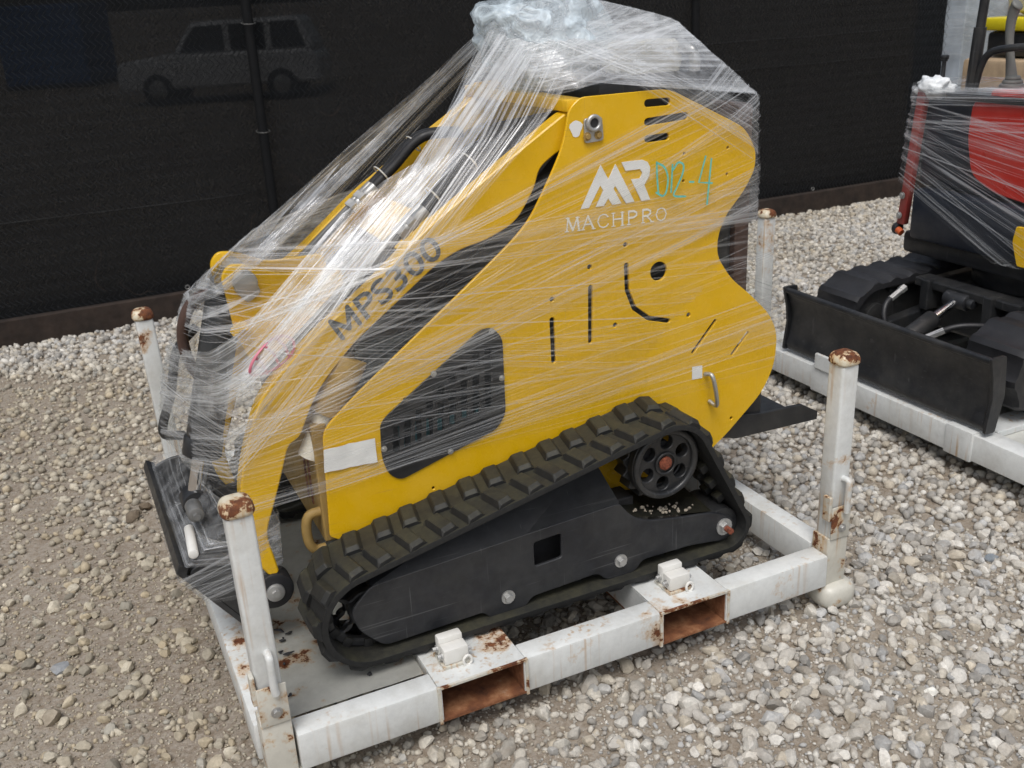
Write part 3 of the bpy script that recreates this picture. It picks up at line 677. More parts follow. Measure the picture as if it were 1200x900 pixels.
# lift arms
AR = [(668, 128), (585, 196), (500, 268), (423, 347), (380, 383), (347, 417), (320, 447), (303, 473), (293, 507), (285, 545), (281, 580), (287, 620), (303, 662), (317, 676), (328, 671), (312, 626), (320, 597), (327, 570), (338, 522), (352, 512), (367, 470), (383, 443), (417, 400), (460, 360), (512, 310), (540, 292), (570, 282), (606, 260), (627, 220), (632, 197), (657, 175), (700, 160), (700, 128)]
aro = fillet(UXZ(AR, .30), .035)
arm = plate('lift_arm', [aro], .30, .345, M['yellow'], ld, .003)
farm = plate('lift_arm', [aro], mir(.345), mir(.30), M['yellow'], ld, .003)
def XZ(px, py, y): return U(px, py, 'y', y)[[0, 2]]
kx, kz = XZ(320, 447, .30); tx, tz = XZ(585, 196, .30)          # knee and shoulder on the arm's upper edge
adir = np.array([tx-kx, tz-kz]); adir /= np.linalg.norm(adir); anrm = np.array([-adir[1], adir[0]])
def on_arm(s, off): return np.array([kx, kz])+adir*s+anrm*off
AL = math.hypot(tx-kx, tz-kz)
def cross_plate(s0, s1, off, th, y0=.348, y1=mir(.348), nm='cross_plate', m='yellow'):
    c = on_arm((s0+s1)/2, off); bm = BM(); obox(bm, (c[0], (y0+y1)/2, c[1]), Vector((adir[0], 0, adir[1])), Vector((0, 1, 0)), Vector((anrm[0], 0, anrm[1]))*-1 if False else Vector((-anrm[0], 0, -anrm[1])), s1-s0, y1-y0, th, .003)
    return obj(nm, bm, M[m], ld, 40)
cross_plate(AL*.60, AL*.76, -.045, .012); cross_plate(AL*.02, AL*.26, -.07, .012); 
bm = BM(); p = on_arm(AL*.13, -.10); cyl(bm, (p[0], .346, p[1]), (p[0], mir(.346), p[1]), .05, n=24); obj('cross_tube', bm, M['yellow'], ld, 40)
# top crossbar between the side plates
a = XZ(668, 116, YN0); bm = BM(); box(bm, a[0]-.004, a[0]+.05, YN1+.001, mir(YN1)-.001, a[1]-.03, a[1]-.004, .002); obj('crossbar', bm, M['yellow'], ld, 40)
# near and far hydraulic lines running along the arms' inner top edge
for yy, s in ((.385, 1), (mir(.385), -1)):
    for k, dy in enumerate((0, .026)):
        y = yy+s*dy
        p0, p1 = on_arm(-.02, -.015), on_arm(AL*.62, .012)
        bm = BM(); tube(bm, [(p0[0], y, p0[1]), (p1[0], y, p1[1])], .0095, 10); obj('hydraulic_tube', bm, M['tube'], ld, 40)
        p2 = on_arm(AL*.72, .014); bm = BM(); d = (p2-p1)
        for (f0, f1, r) in ((0, .3, .016), (.3, .45, .0135), (.45, .75, .017), (.75, 1.25, .0145)):
            cyl(bm, (p1[0]+d[0]*f0, y, p1[1]+d[1]*f0), (p1[0]+d[0]*f1, y, p1[1]+d[1]*f1), r, n=6 if r > .0155 else 16, bev=.001)
        obj('hose_fitting', bm, M['zinc'], ld, 30)
        p3, p4, p5 = on_arm(AL*.85, .02), on_arm(AL*1.0, .03), on_arm(AL*1.15, .0)
        p15 = p1+d*1.2
        bm = BM(); tube(bm, spline([(p15[0], y, p15[1]), (p3[0], y+s*.004, p3[1]), (p4[0], y+s*.02, p4[1]), (p5[0], y+s*.05, p5[1]-.03)], 8), .0135, 12); ho_ = obj('hydraulic_hose', bm, M['rubber_clean'], ld, 60)
        if k == 0:
            for f in (AL*.80, AL*.97):
                q = on_arm(f, .026); bm = BM(); tube(bm, [(q[0]+.024*math.cos(t_)*anrm[0], y+s*.013+.034*math.sin(t_), q[1]-.004+.024*math.cos(t_)*anrm[1]) for t_ in np.linspace(0, 6.283, 16)[:-1]], .0022, 5, True); obj('cable_tie', bm, M['white_block'], ho_)
# black body between the plates: hood and chassis
HB = [(.262, .42), (.262, .70), (.40, .80), (.72, 1.06), (.93, 1.26), (1.34, 1.29), (1.40, 1.1), (1.38, .45)]
plate('engine_hood', [fillet(HB, .03)], .372, mir(.372), M['dark_int'], ld, .006)
for yy in (.352, mir(.352)): plate('inner_frame', [fillet([(.25, .40), (.25, .62), (.47, .86), (.86, 1.17), (1.25, 1.27), (1.42, .9), (1.36, .42)], .03)], yy-.004, yy+.004, M['black_paint'], ld)
bm = BM(); box(bm, .222, .258, .30, mir(.30), .40, .70, .004); cf = obj('chassis_front', bm, M['bronze'], ld)
for dy in (.07, .11): bm = BM(); box(bm, .219, .2225, .30+dy, .30+dy+.012, .47, .61, .0008); obj('weld_seam', bm, M['rust'], cf)
bm = BM(); tube(bm, spline([(.225, .32, .475), (.195, .32, .47), (.185, .32, .44), (.187, .32, .40), (.2, .32, .378), (.225, .32, .376)], 6), .012, 10); obj('tow_hook', bm, M['bronze'], ld, 60)
# lift cylinder beside the chassis
a, b_ = U(362, 535, 'y', .33), U(392, 462, 'y', .33); bm = BM(); cyl(bm, a, a+(b_-a)*.75, .027, n=20); obj('lift_cylinder_rod', bm, M['cream'], ld, 40)
bm = BM(); cyl(bm, a+(b_-a)*.7, a+(b_-a)*1.6, .042, n=24, bev=.004); obj('lift_cylinder', bm, M['bronze'], ld, 40)
# tilt bracket, pin and tilt cylinder
BR = [(259, 325), (268, 311), (288, 310), (330, 322), (400, 312), (405, 360), (345, 420), (300, 432), (276, 392)]
for y0, y1 in ((.50, .515), (.645, .66)): plate('tilt_bracket', [fillet(UXZ(BR, .50), .02)], y0, y1, M['yellow'], ld)
pin = U(287, 331, 'y', .49); bm = BM(); cyl(bm, (pin[0], .478, pin[2]), (pin[0], .68, pin[2]), .028, n=24, bev=.003); tp = obj('pivot_pin', bm, M['zinc'], ld, 40)
kp = [U(*p, 'y', .498) for p in [(272, 338), (290, 355), (306, 342), (296, 322), (281, 318)]]
plate('keeper_plate', [fillet([(p[0], p[2]) for p in kp], .012)], .492, .4985, M['zinc'], ld)
rodend = U(231, 592, 'y', .52); top = np.array([pin[0]-.035, .55, pin[2]-.02]); rodend[1] = .55; dd = (rodend-top); ln = np.linalg.norm(dd); dd /= ln
bm = BM(); cyl(bm, top, top+dd*.05, .04, n=24); cyl(bm, top+dd*.03, top+dd*(ln-.15), .043, n=32, bev=.004); cyl(bm, top+dd*(ln-.17), top+dd*(ln-.12), .047, n=32, bev=.005); tc = obj('tilt_cylinder', bm, M['black_paint'], ld, 40)
bm = BM(); cyl(bm, top+dd*(ln-.14), top+dd*(ln-.02), .021, n=24); obj('piston_rod', bm, M['chrome'], tc, 40)
bm = BM(); cyl(bm, rodend+[0, -.03, 0], rodend+[0, .03, 0], .034, n=24, bev=.003); obj('rod_eye', bm, M['black_paint'], tc, 40)
bm = BM(); q0 = top+dd*.12; cyl(bm, q0+np.array([.03, -.055, .02]), q0+np.array([.05, -.075, .04]), .014, n=6); obj('port', bm, M['yellow'], tc)
# loop of hoses bulging at the nose
for k, off in enumerate((0, .03, .06)):
    pts = [U(300, 380, 'y', .52+off), U(262, 345, 'y', .55+off), U(228, 352, 'y', .58+off), U(214, 385, 'y', .6+off), U(220, 420, 'y', .62+off), U(240, 450, 'y', .64+off)]
    bm = BM(); tube(bm, spline(pts, 8), .014, 10); obj('hydraulic_hose', bm, M['brown_pad'] if k < 2 else M['rubber_clean'], ld, 60)
a, b_ = U(207, 412, 'y', .74), U(191, 506, 'y', .74); bm = BM(); tube(bm, spline([a+[.06, .02, .05], a, (a+b_)/2+[.004, 0, 0], b_, b_+[.05, .02, -.03]], 6), .012, 10); obj('hose_guard', bm, M['black_paint'], ld, 60)
# quick-attach mount plate, tipped forward
ty0, ty1 = .325, .96
e0, e1 = np.array([-.118, .405]), np.array([.035, .185]); dm = (e1-e0)/np.linalg.norm(e1-e0); nm = np.array([-dm[1], dm[0]])   # nm points up/back
def mp_(s, o_): return tuple(e0+dm*s+nm*o_)
Lm = np.linalg.norm(e1-e0)
mount = plate('mount_plate', [[mp_(0, 0), mp_(Lm, 0), mp_(Lm, .014), mp_(.02, .014), mp_(.01, .03), mp_(-.012, .02)]], ty0, ty1, M['black_paint'], ld, .002)
for y in (ty0, .47, .66, ty1-.012):
    dep = .16 if y in (ty0, ty1-.012) else .20
    sh = [mp_(.015, .0145), mp_(Lm-.005, .0145), mp_(Lm-.03, .07), mp_(.17, dep), mp_(.10, dep), mp_(.03, .07)]
    plate('mount_ear', [fillet(sh, .03), circ(mp_(.085, .10), .016, 18)] if y not in (ty0, ty1-.012) else [fillet(sh, .03)], y, y+.012, M['black_paint'], mount)
pc = mp_(.135, dep-.02) if False else mp_(.13, .15)
bm = BM(); cyl(bm, (pc[0], .44, pc[1]), (pc[0], .70, pc[1]), .022, n=20, bev=.003); obj('mount_pin', bm, M['zinc'], mount, 40)
a = U(222, 636, 'y', .36); bm = BM(); cyl(bm, (a[0], .30, a[2]), (a[0]+.01, .44, a[2]-.005), .0115, n=18, bev=.003); obj('lock_lever', bm, M['white_block'], mount, 40)
a = U(228, 598, 'y', .42); bm = BM(); cyl(bm, (a[0], .39, a[2]), (a[0], .45, a[2]), .019, n=24, bev=.005); cyl(bm, (a[0], .38, a[2]), (a[0], .40, a[2]), .009, n=6); obj('pin_boss', bm, M['tube'], mount, 40)
bm = BM(); box(bm, -.03, .05, ty0+.02, ty1-.02, .285, .315, .004); obj('mount_bar', bm, M['black_paint'], mount)
# bumper roller under the arm
a = U(322, 692, 'y', .30)
for y0 in (.292, mir(.352)):
    bm = BM(); cyl(bm, (a[0], y0, a[2]), (a[0], y0+.06, a[2]), .046, n=32, bev=.008); rl = obj('bumper_roller', bm, M['rubber_clean'], ld, 40)
    bm = BM(); cyl(bm, (a[0], y0-.008, a[2]), (a[0], y0+.01, a[2]), .022, n=24, bev=.003); cyl(bm, (a[0], y0-.013, a[2]), (a[0], y0, a[2]), .01, n=6); obj('hub', bm, M['zinc'], rl, 40)
# rear: foot platform, step arms, thigh pad
RP = [(800, 520), (852, 513), (935, 474), (958, 481), (957, 491), (868, 514), (820, 535)]
for yy in (.289, mir(.301)):
    st_ = [tuple(U(*p, 'y', .29)[[0, 2]]) for p in [(845, 488), (895, 484), (940, 474), (958, 482), (957, 491), (862, 514), (840, 512)]]
    plate('step_arm', [st_], yy, yy+.012, M['black_paint'], ld)
bm = BM(); box(bm, 1.40, 1.66, .303, mir(.303), .385, .397, .003); obj('step_plate', bm, M['black_paint'], ld)
bm = BM(); box(bm, 1.38, 1.50, .30, mir(.30), .40, .62, .006); obj('rear_crossmember', bm, M['black_paint'], ld)
a = U(885, 118, 'y', .31); b_ = U(880, 338, 'y', .31)
bm = BM(); box(bm, a[0]-.05, a[0]+.0, .31, mir(.31), b_[2]-.06, a[2]-.005, .012); obj('thigh_pad', bm, M['brown_pad'], ld, 40)
bm = BM(); box(bm, a[0]-.14, a[0]-.052, .32, mir(.32), .62, 1.25, .01); obj('rear_cowl', bm, M['black_paint'], ld)
# near-plate fittings
q = [tuple(U(*p, 'y', YN0)[[0, 2]]) for p in [(683, 139), (704, 136), (706, 164), (684, 168)]]
bk = plate('pivot_bracket', [fillet(q, .008)], YN0-.007, YN0-.0005, M['zinc'], side)
c = U(695, 144, 'y', YN0-.007); bm = BM(); tube(bm, [(c[0]+.0155*math.cos(t_), YN0-.012, c[2]+.0155*math.sin(t_)) for t_ in np.linspace(0, 6.283, 25)[:-1]], .0050, 10, True); pvt = obj('arm_pivot', bm, M['zinc'], side, 40)
bm = BM(); cyl(bm, (c[0], YN0-.0115, c[2]), (c[0], YN0, c[2]), .0125, n=24); obj('bush', bm, M['dark_int'], pvt, 40)
for p in [(688, 160), (701, 158)]: bolt('bolt', U(*p, 'y', YN0-.007), (0, -1, 0), .0065, .006, M['bronze'], side)
q = U(675, 151, 'y', YN0-.001); bm = BM(); sp = [(q[0]+.016*math.cos(t_)*(1+.25*math.sin(3*t_)), q[2]+.019*math.sin(t_)) for t_ in np.linspace(0, 6.283, 16)[:-1]]; bm.faces.new([bm.verts.new((p[0], YN0-.001, p[1])) for p in sp]); obj('paint_dab', bm, M['white_ink'], side)
a, b_ = U(826, 438, 'y', YN0), U(831, 470, 'y', YN0); bm = BM(); tube(bm, spline([(a[0], YN0, a[2]), (a[0]+.004, YN0-.03, a[2]-.001), (b_[0]+.004, YN0-.03, b_[2]), (b_[0], YN0, b_[2])], 6), .006, 10); obj('grab_handle', bm, M['zinc'], side, 60)
def decal_quad(name, px, y, m, par):
    bm = BM(); bm.faces.new([bm.verts.new(tuple(U(*p, 'y', y))) for p in px]); return obj(name, bm, m, par)
decal_quad('sticker', [(811, 445), (823, 443), (823, 428), (811, 430)], YN0-.001, M['paper'], side)
pp = [(378, 530), (385, 524), (439, 513), (442, 541), (381, 555)]
pb = BM(); nq = 8
quad = [U(*p, 'y', YN0-.004) for p in [(380, 554), (442, 541), (439, 513), (379, 527)]]
pv = [[pb.verts.new(tuple((quad[0]*(1-i/nq)+quad[1]*i/nq)*(1-j/4)+(quad[3]*(1-i/nq)+quad[2]*i/nq)*j/4+np.array([0, -.0015+.0035*mnoise.noise((i*.6, j*.5, 3))+(.003 if i == 4 else 0), 0]))) for i in range(nq+1)] for j in range(5)]
for j in range(4):
    for i in range(nq): pb.faces.new((pv[j][i], pv[j][i+1], pv[j+1][i+1], pv[j+1][i]))
pn = obj('paper_note', pb, M['paper'], None, True); tag(pn, 'creased blank white paper note tucked under the film beside the black vent panel', 'paper')
# lettering
_bl, _br, _tl = np.array((403., 398.)), np.array((521., 297.)), np.array((385.5, 375.))
def _ap(s_, t_): return tuple(_bl+(_br-_bl)*s_+(_tl-_bl)*t_)
lt = text_mesh('PS300', _ap(.225, 0), _ap(1, 0), _ap(.225, 1), 'y', .2985, offset=.012); bm = BM(); bm.from_mesh(lt); bpy.data.meshes.remove(lt)
for k, (q0, q1) in enumerate((((.0, .08), (.0, .92)), ((.0, .92), (.085, .2)), ((.085, .2), (.17, .92)), ((.17, .92), (.17, .08)))):
    stroke(bm, UXZ([_ap(*q0), _ap(*q1)], .2985), .0105, .2984-.0001*k)
obj('model_lettering', bm, M['grey_ink'], arm)
LG = [[(200, 425), (318, 165), (348, 222), (250, 418)], [(318, 165), (348, 222), (440, 392), (386, 400), (300, 262)], [(288, 412), (404, 160), (436, 228), (336, 406)], [(404, 160), (515, 380), (466, 390), (372, 240)],
      [(440, 150), (560, 135), (592, 148), (607, 180), (602, 228), (572, 282), (607, 368), (555, 376), (496, 250), (546, 245), (562, 212), (548, 190), (462, 200)]]
def zpx(p, o=(640, 160), s=.2): return (o[0]+p[0]*s, o[1]+p[1]*s)
lm = None; bm = BM()
for k, pg in enumerate(LG):
    me = plate_mesh([UXZ([zpx(p) for p in pg], YN0)], YN0-.0012-.0003*k, YN0-.0002, .0001); bm.from_mesh(me); bpy.data.meshes.remove(me)
obj('logo', bm, M['white_ink'], side)
SER = {'M': ([[(0, 0), (.12, 1)], [(.12, 1), (.5, .05)], [(.5, .05), (.88, 1)], [(.88, 1), (1, 0)]], [(0, 0), (1, 0), (.1, 1), (.9, 1)]),
       'A': ([[(.05, 0), (.5, 1)], [(.5, 1), (.95, 0)], [(.22, .38), (.78, .38)]], [(.05, 0), (.95, 0)]),
       'C': ([[(.92, .78), (.75, .95), (.5, 1), (.22, .88), (.06, .5), (.22, .12), (.5, 0), (.75, .05), (.93, .22)]], []),
       'H': ([[(.12, 0), (.12, 1)], [(.88, 0), (.88, 1)], [(.12, .52), (.88, .52)]], [(.12, 0), (.12, 1), (.88, 0), (.88, 1)]),
       'P': ([[(.18, 0), (.18, 1)], [(.18, 1), (.6, 1), (.85, .86), (.85, .64), (.6, .5), (.18, .5)]], [(.18, 0)]),
       'R': ([[(.15, 0), (.15, 1)], [(.15, 1), (.55, 1), (.8, .86), (.8, .64), (.55, .5), (.15, .5)], [(.5, .5), (.92, 0)]], [(.15, 0), (.95, 0)]),
       'O': ([[(.5, 1), (.2, .87), (.06, .5), (.2, .13), (.5, 0), (.8, .13), (.94, .5), (.8, .87), (.5, 1)]], [])}
bl, br, tl = (664, 271.5), (782, 257.5), (663.5, 256)
o0, e1_, e2_ = UXZ([bl], YN0)[0], UXZ([br], YN0)[0], UXZ([tl], YN0)[0]
def letter_pt(i, p):
    s = (i+p[0]*.80)/6.85; t_ = p[1]; return (o0[0]+s*(e1_[0]-o0[0])+t_*(e2_[0]-o0[0]), o0[1]+s*(e1_[1]-o0[1])+t_*(e2_[1]-o0[1]))
bm = BM()
for i, ch in enumerate('MACHPRO'):
    st_, se = SER[ch]
    for k, pl_ in enumerate(st_): stroke(bm, [letter_pt(i, p) for p in pl_], .0050 if k % 2 else .0034, YN0-.0009-.0001*k)
    for p in se: stroke(bm, [letter_pt(i, (p[0]-.14, p[1])), letter_pt(i, (p[0]+.14, p[1]))], .0024, YN0-.0014)
obj('maker_lettering', bm, M['cream_ink'], side)
# controls on top: console, levers, foam wrap
bm = BM(); box(bm, 1.02, 1.36, .36, mir(.36), 1.30, 1.385, .02); con = obj('control_console', bm, M['black_paint'], ld, 40)
for y in (.47, .70):
    bm = BM(); tube(bm, spline([(1.10, y, 1.38), (1.09, y, 1.43), (1.07, y, 1.47)], 6), [.012]*12+[.016], 10); obj('control_lever', bm, M['rubber_clean'], con, 60)
bm = BM(); tube(bm, spline([(1.32, .40, 1.36), (1.32, .40, 1.42), (1.31, .44, 1.44), (1.31, mir(.44), 1.44), (1.32, mir(.40), 1.42), (1.32, mir(.40), 1.36)], 6), .014, 10); obj('hand_bar', bm, M['zinc'], con, 60)
FO = [(700, 50), (786, 44), (792, 66), (786, 88), (778, 108), (738, 110), (728, 88), (700, 84)]
foam = plate('foam_sheet', [fillet(UXZ(FO, .48), .02)], .44, .53, M['cream'], None, .008); tag(foam, 'cream foam padding wedged over the loader controls under the film', 'foam')
FO = UXZ([(640, 70), (715, 60), (720, 105), (652, 104)], .52)
# ---------------------------------------------------------------- tracks
CF, CS, CR = (.262, .297), (1.06, .47), (1.234, .247); RF, RS, RR = .120, .117, .070     # belt outer surface
def hull2(pts):
    pts = sorted(set(map(tuple, pts)))
    def half(ps):
        h = []
        for p in ps:
            while len(h) > 1 and (h[-1][0]-h[-2][0])*(p[1]-h[-2][1])-(h[-1][1]-h[-2][1])*(p[0]-h[-2][0]) <= 0: h.pop()
            h.append(p)
        return h
    a, b = half(pts), half(pts[::-1]); return a[:-1]+b[:-1]
def resample(poly, n, closed=True):
    P = np.array(poly+([poly[0]] if closed else [])); d = np.r_[0, np.cumsum(np.linalg.norm(np.diff(P, axis=0), axis=1))]
    t = np.linspace(0, d[-1], n, endpoint=not closed); return np.array([np.interp(t, d, P[:, k]) for k in range(P.shape[1])]).T, d[-1]
loop, per = resample(hull2(circ(CF, RF, 96)+circ(CS, RS, 96)+circ(CR, RR, 72)), 240)
tang = np.roll(loop, -1, 0)-np.roll(loop, 1, 0); tang /= np.linalg.norm(tang, axis=1)[:, None]; onorm = np.c_[tang[:, 1], -tang[:, 0]]   # outward for ccw
def belt(y0, y1, flip):
    bm = BM(); prof = [(0, -.002), (.004, .0), (1-.004, 0.), (1, -.002), (1, -.014), (.9, -.018), (.62, -.018), (.38, -.018), (.1, -.018), (0, -.014)]
    rings = []
    for p, n in zip(loop, onorm):
        rings.append([bm.verts.new((p[0]+n[0]*h, y0+(y1-y0)*f, p[1]+n[1]*h)) for f, h in prof])
    K = len(prof)
    for i in range(len(rings)):
        A, B = rings[i], rings[(i+1) % len(rings)]
        for k in range(K): bm.faces.new((A[k], A[(k+1) % K], B[(k+1) % K], B[k]))
    nd = 44                              # inner drive nubs
    for i in range(nd):
        j = int(i*len(loop)/nd); p, n, t_ = loop[j], onorm[j], tang[j]; c = p-n*.028
        for yy in (.36, .64): obox(bm, (c[0], y0+(y1-y0)*yy, c[1]), Vector((t_[0], 0, t_[1])), Vector((0, 1, 0)), Vector((-n[0], 0, -n[1])) if False else Vector((n[0], 0, n[1])).cross(Vector((0,0,0))) if False else Vector((t_[0], 0, t_[1])).cross(Vector((0, 1, 0))), .022, .03, .024, .003)
    bmesh.ops.recalc_face_normals(bm, faces=bm.faces); return bm
def lug_mesh(wd):
    """one moulded tread bar: wide foot, sloped flanks"""
    bm = BM(); l0, l1, h = .046, .031, .0165
    pr = [(-l0/2, -.004), (-l0/2, .001), (-l1/2, h*.9), (-l1/2+.003, h), (l1/2-.003, h), (l1/2, h*.9), (l0/2, .001), (l0/2, -.004)]
    ysn = [(-wd/2, .5), (-wd/2+.01, 1), (wd/2-.012, 1), (wd/2, .45)]; rings = [[bm.verts.new((p[0], y, p[1] if p[1] <= .001 else .001+(p[1]-.001)*k)) for p in pr] for y, k in ysn]
    for A, B in zip(rings[:-1], rings[1:]):
        for k in range(len(pr)): bm.faces.new((A[k], A[(k+1) % len(pr)], B[(k+1) % len(pr)], B[k]))
    bm.faces.new(rings[0][::-1]); bm.faces.new(rings[-1]); bmesh.ops.recalc_face_normals(bm, faces=bm.faces); return bm
def build_track(y0, y1, sgn, detailed):
    bt = obj('track_belt', belt(y0, y1, sgn), M['rubber'], ld, 40)
    nl = 36; wd = (y1-y0)*.46
    lme = None
    for i in range(nl):
        for row in (0, 1):
            f = (i+.5*row)/nl*len(loop); j = int(f) % len(loop); p, n, t_ = loop[j], onorm[j], tang[j]
            yy = (y0+wd/2+.004) if row == 0 else (y1-wd/2-.004)
            if sgn < 0: yy = y0+y1-yy
            if lme is None:
                lme = bpy.data.meshes.new('tread_lug'); b = lug_mesh(wd); b.to_mesh(lme); b.free(); lme.materials.append(M['rubber'])
            o_ = link('tread_lug', lme, (p[0], yy, p[1]), bt)
            ang = math.atan2(t_[1], t_[0])
            Mx = Matrix(((t_[0], 0, n[0]), (0, 1, 0), (t_[1], 0, n[1])))
            if Mx.determinant() < 0: Mx = Matrix(((-t_[0], 0, n[0]), (0, 1, 0), (-t_[1], 0, n[1])))
            o_.rotation_euler = (Mx @ Matrix.Rotation((.18 if row == 0 else -.18)*sgn, 3, 'Z')).to_euler()
    ys = lambda f: y0+(y1-y0)*f if sgn > 0 else y1-(y1-y0)*f
    # sprocket
    teeth = []
    nt_ = 16
    for k in range(nt_*4):
        a = 2*math.pi*k/(nt_*4); r = (.104, .109, .109, .104)[k % 4] if (k//2) % 2 else .096
        teeth.append((CS[0]+r*math.cos(a), CS[1]+r*math.sin(a)))
    wheel = circ(CS, .096, 44); hl = [circ((CS[0]+.056*math.cos(a), CS[1]+.056*math.sin(a)), .0185, 18) for a in np.arange(6)*math.pi/3+.42]
    ya, yb = sorted((ys(.22), ys(.34)))
    sp = plate('sprocket', [wheel]+hl, ya, yb, M['black_paint'], ld, .002)
    bm = BM(); yo = ys(.20); tube(bm, [(CS[0]+.087*math.cos(a), yo, CS[1]+.087*math.sin(a)) for a in np.linspace(0, 6.283, 49)[:-1]], .009, 10, True); obj('rim', bm, M['black_paint'], sp, 60)
    bm = BM(); tube(bm, [(CS[0]+.028*math.cos(a), yo, CS[1]+.028*math.sin(a)) for a in np.linspace(0, 6.283, 33)[:-1]], .0035, 8, True); obj('hub_ring', bm, M['black_paint'], sp, 60)
    bm = BM(); b_ = bmesh.new(); bmesh.ops.create_icosphere(b_, subdivisions=3, radius=1)
    for v in b_.verts: c_ = v.co*(1+.12*mnoise.noise(v.co*3)); v.co = (CS[0]+c_.x*.018, ys(.2)+c_.y*.008*1, CS[1]+c_.z*.018)
    join(bm, b_); obj('rusty_hub', bm, M['rust_hub'], sp)['label'] = 'rust-red greased hub end'
    ya, yb = sorted((ys(.36), ys(.62))); plate('tooth_ring', [teeth, circ(CS, .07, 30)], ya, yb, M['black_paint'], sp, .002)
    bm = BM(); cyl(bm, (CS[0], ys(.36), CS[1]), (CS[0], ys(1.05), CS[1]), .05, n=24); obj('drive_motor', bm, M['dark_int'], sp, 40)
    for (c_, r_, nm_) in ((CF, RF-.02, 'idler_wheel'), (CR, RR-.02, 'idler_wheel'), ((.60, .243), .055, 'track_roller'), ((.916, .246), .055, 'track_roller')):
        ya, yb = sorted((ys(.3), ys(.72)))
        if r_ > .09: 
            lp = [circ(c_, r_, 40)]+[slot([(c_[0]+.062*math.cos(a), c_[1]+.062*math.sin(a)) for a in np.linspace(a0, a0+.75, 5)], .036) for a0 in np.arange(5)*2*math.pi/5+.3]
            plate(nm_, lp, ya, ya+.02, M['black_paint'], ld, .003); plate(nm_, lp, yb-.02, yb, M['black_paint'], ld, .003)
            bm = BM(); cyl(bm, (c_[0], ya, c_[1]), (c_[0], yb, c_[1]), .035, n=20); obj('idler_axle', bm, M['dark_int'], ld, 40)
        else:
            bm = BM(); cyl(bm, (c_[0], ys(.16), c_[1]), (c_[0], ys(.84), c_[1]), r_, n=32, bev=.004); obj(nm_, bm, M['black_paint'], ld, 40)
    # folded guard: flat lower web and inclined upper web
    yw = ys(.12); yt = ys(.42)
    W1 = [(.268, .372), (.66, .392), (.915, .404), (.935, .375), (.965, .345), (1.01, .328), (1.10, .312), (1.20, .298), (1.262, .268), (1.27, .235), (1.235, .205), (1.13, .219), (.982, .221), (.962, .196), (.916, .187), (.872, .197), (.850, .222), (.665, .214), (.645, .19), (.60, .181), (.552, .19), (.535, .212), (.285, .206), (.232, .262), (.214, .318)]
    hole = [(.672, .300), (.752, .306), (.752, .386-.018), (.735, .368), (.735, .376), (.70, .374), (.70, .366), (.672, .364)]
    hole = [(.676, .296), (.750, .300), (.750, .366), (.676, .362)]
    ya, yb = sorted((yw, ys(.17)))
    gw = plate('track_guard', [fillet(W1, .02), fillet(hole, .008)], ya, yb, M['black_guard'], ld, .002)
    f0 = [(.268, .372), (.66, .392), (.915, .404)]; t0 = [(.275, .402), (.60, .468), (.868, .527)]
    bm = BM(); A = [bm.verts.new((p[0], yw+sgn*.0005, p[1])) for p in f0]; Bv = [bm.verts.new((p[0], yt, p[1])) for p in t0]
    for k in range(2): bm.faces.new((A[k], A[k+1], Bv[k+1], Bv[k]))
    inn = ys(.9); Cv = [bm.verts.new((p[0], inn, p[1]-.005)) for p in t0]
    for k in range(2): bm.faces.new((Bv[k], Bv[k+1], Cv[k+1], Cv[k]))
    bmesh.ops.solidify(bm, geom=list(bm.faces), thickness=.005); obj('guard_top', bm, M['black_guard'], gw)
    bm = BM(); box(bm, .30, 1.0, min(ys(.5), ys(.86)), max(ys(.5), ys(.86)), .215, .37, .004); obj('track_frame', bm, M['dark_int'], ld)
    # shelf behind the sprocket that catches grit
    bm = BM(); sv = [(.955, .352), (1.05, .33), (1.20, .302)]; A = [bm.verts.new((p[0], ys(.16), p[1]-.003)) for p in sv]; Bv = [bm.verts.new((p[0], ys(.9), p[1]+.01)) for p in sv]
    for k in range(2): bm.faces.new((A[k], A[k+1], Bv[k+1], Bv[k]))
    bmesh.ops.solidify(bm, geom=list(bm.faces), thickness=.005); obj('grit_shelf', bm, M['rubber'], gw)
    for c_, r_ in (((.60, .236), .0115), ((.916, .24), .0115), (CR, .0155)):
        bolt('bolt', (c_[0], yw, c_[1]), (0, -sgn, 0), r_, .014, M['zinc'], gw)
    bm = BM(); cyl(bm, (CR[0], yw, CR[1]), (CR[0], yw-sgn*.034, CR[1]), .0085, n=16, bev=.001); obj('axle_stub', bm, M['rust_hub'], gw, 40)
    return bt, gw
bt, gw = build_track(.085, .272, 1, True)
build_track(mir(.272), mir(.085), -1, False)
rg = random.Random(5)
gr_bm = BM()
for k in range(46):
    x = rg.gauss(1.06, .04); y = rg.uniform(.118, .165); s = rg.uniform(.0015, .0055)
    z = np.interp(x, [.955, 1.05, 1.20], [.352, .33, .302])+.004
    b = bmesh.new(); bmesh.ops.create_icosphere(b, subdivisions=1, radius=s)
    for v in b.verts: v.co = v.co*(1+rg.uniform(-.25, .25))+Vector((x, y, z))
    join(gr_bm, b)
tag(obj('grit', gr_bm, M['dirt_clod']), 'pale grit caught on the ledge below the loader drive sprocket', 'grit', kind='stuff')

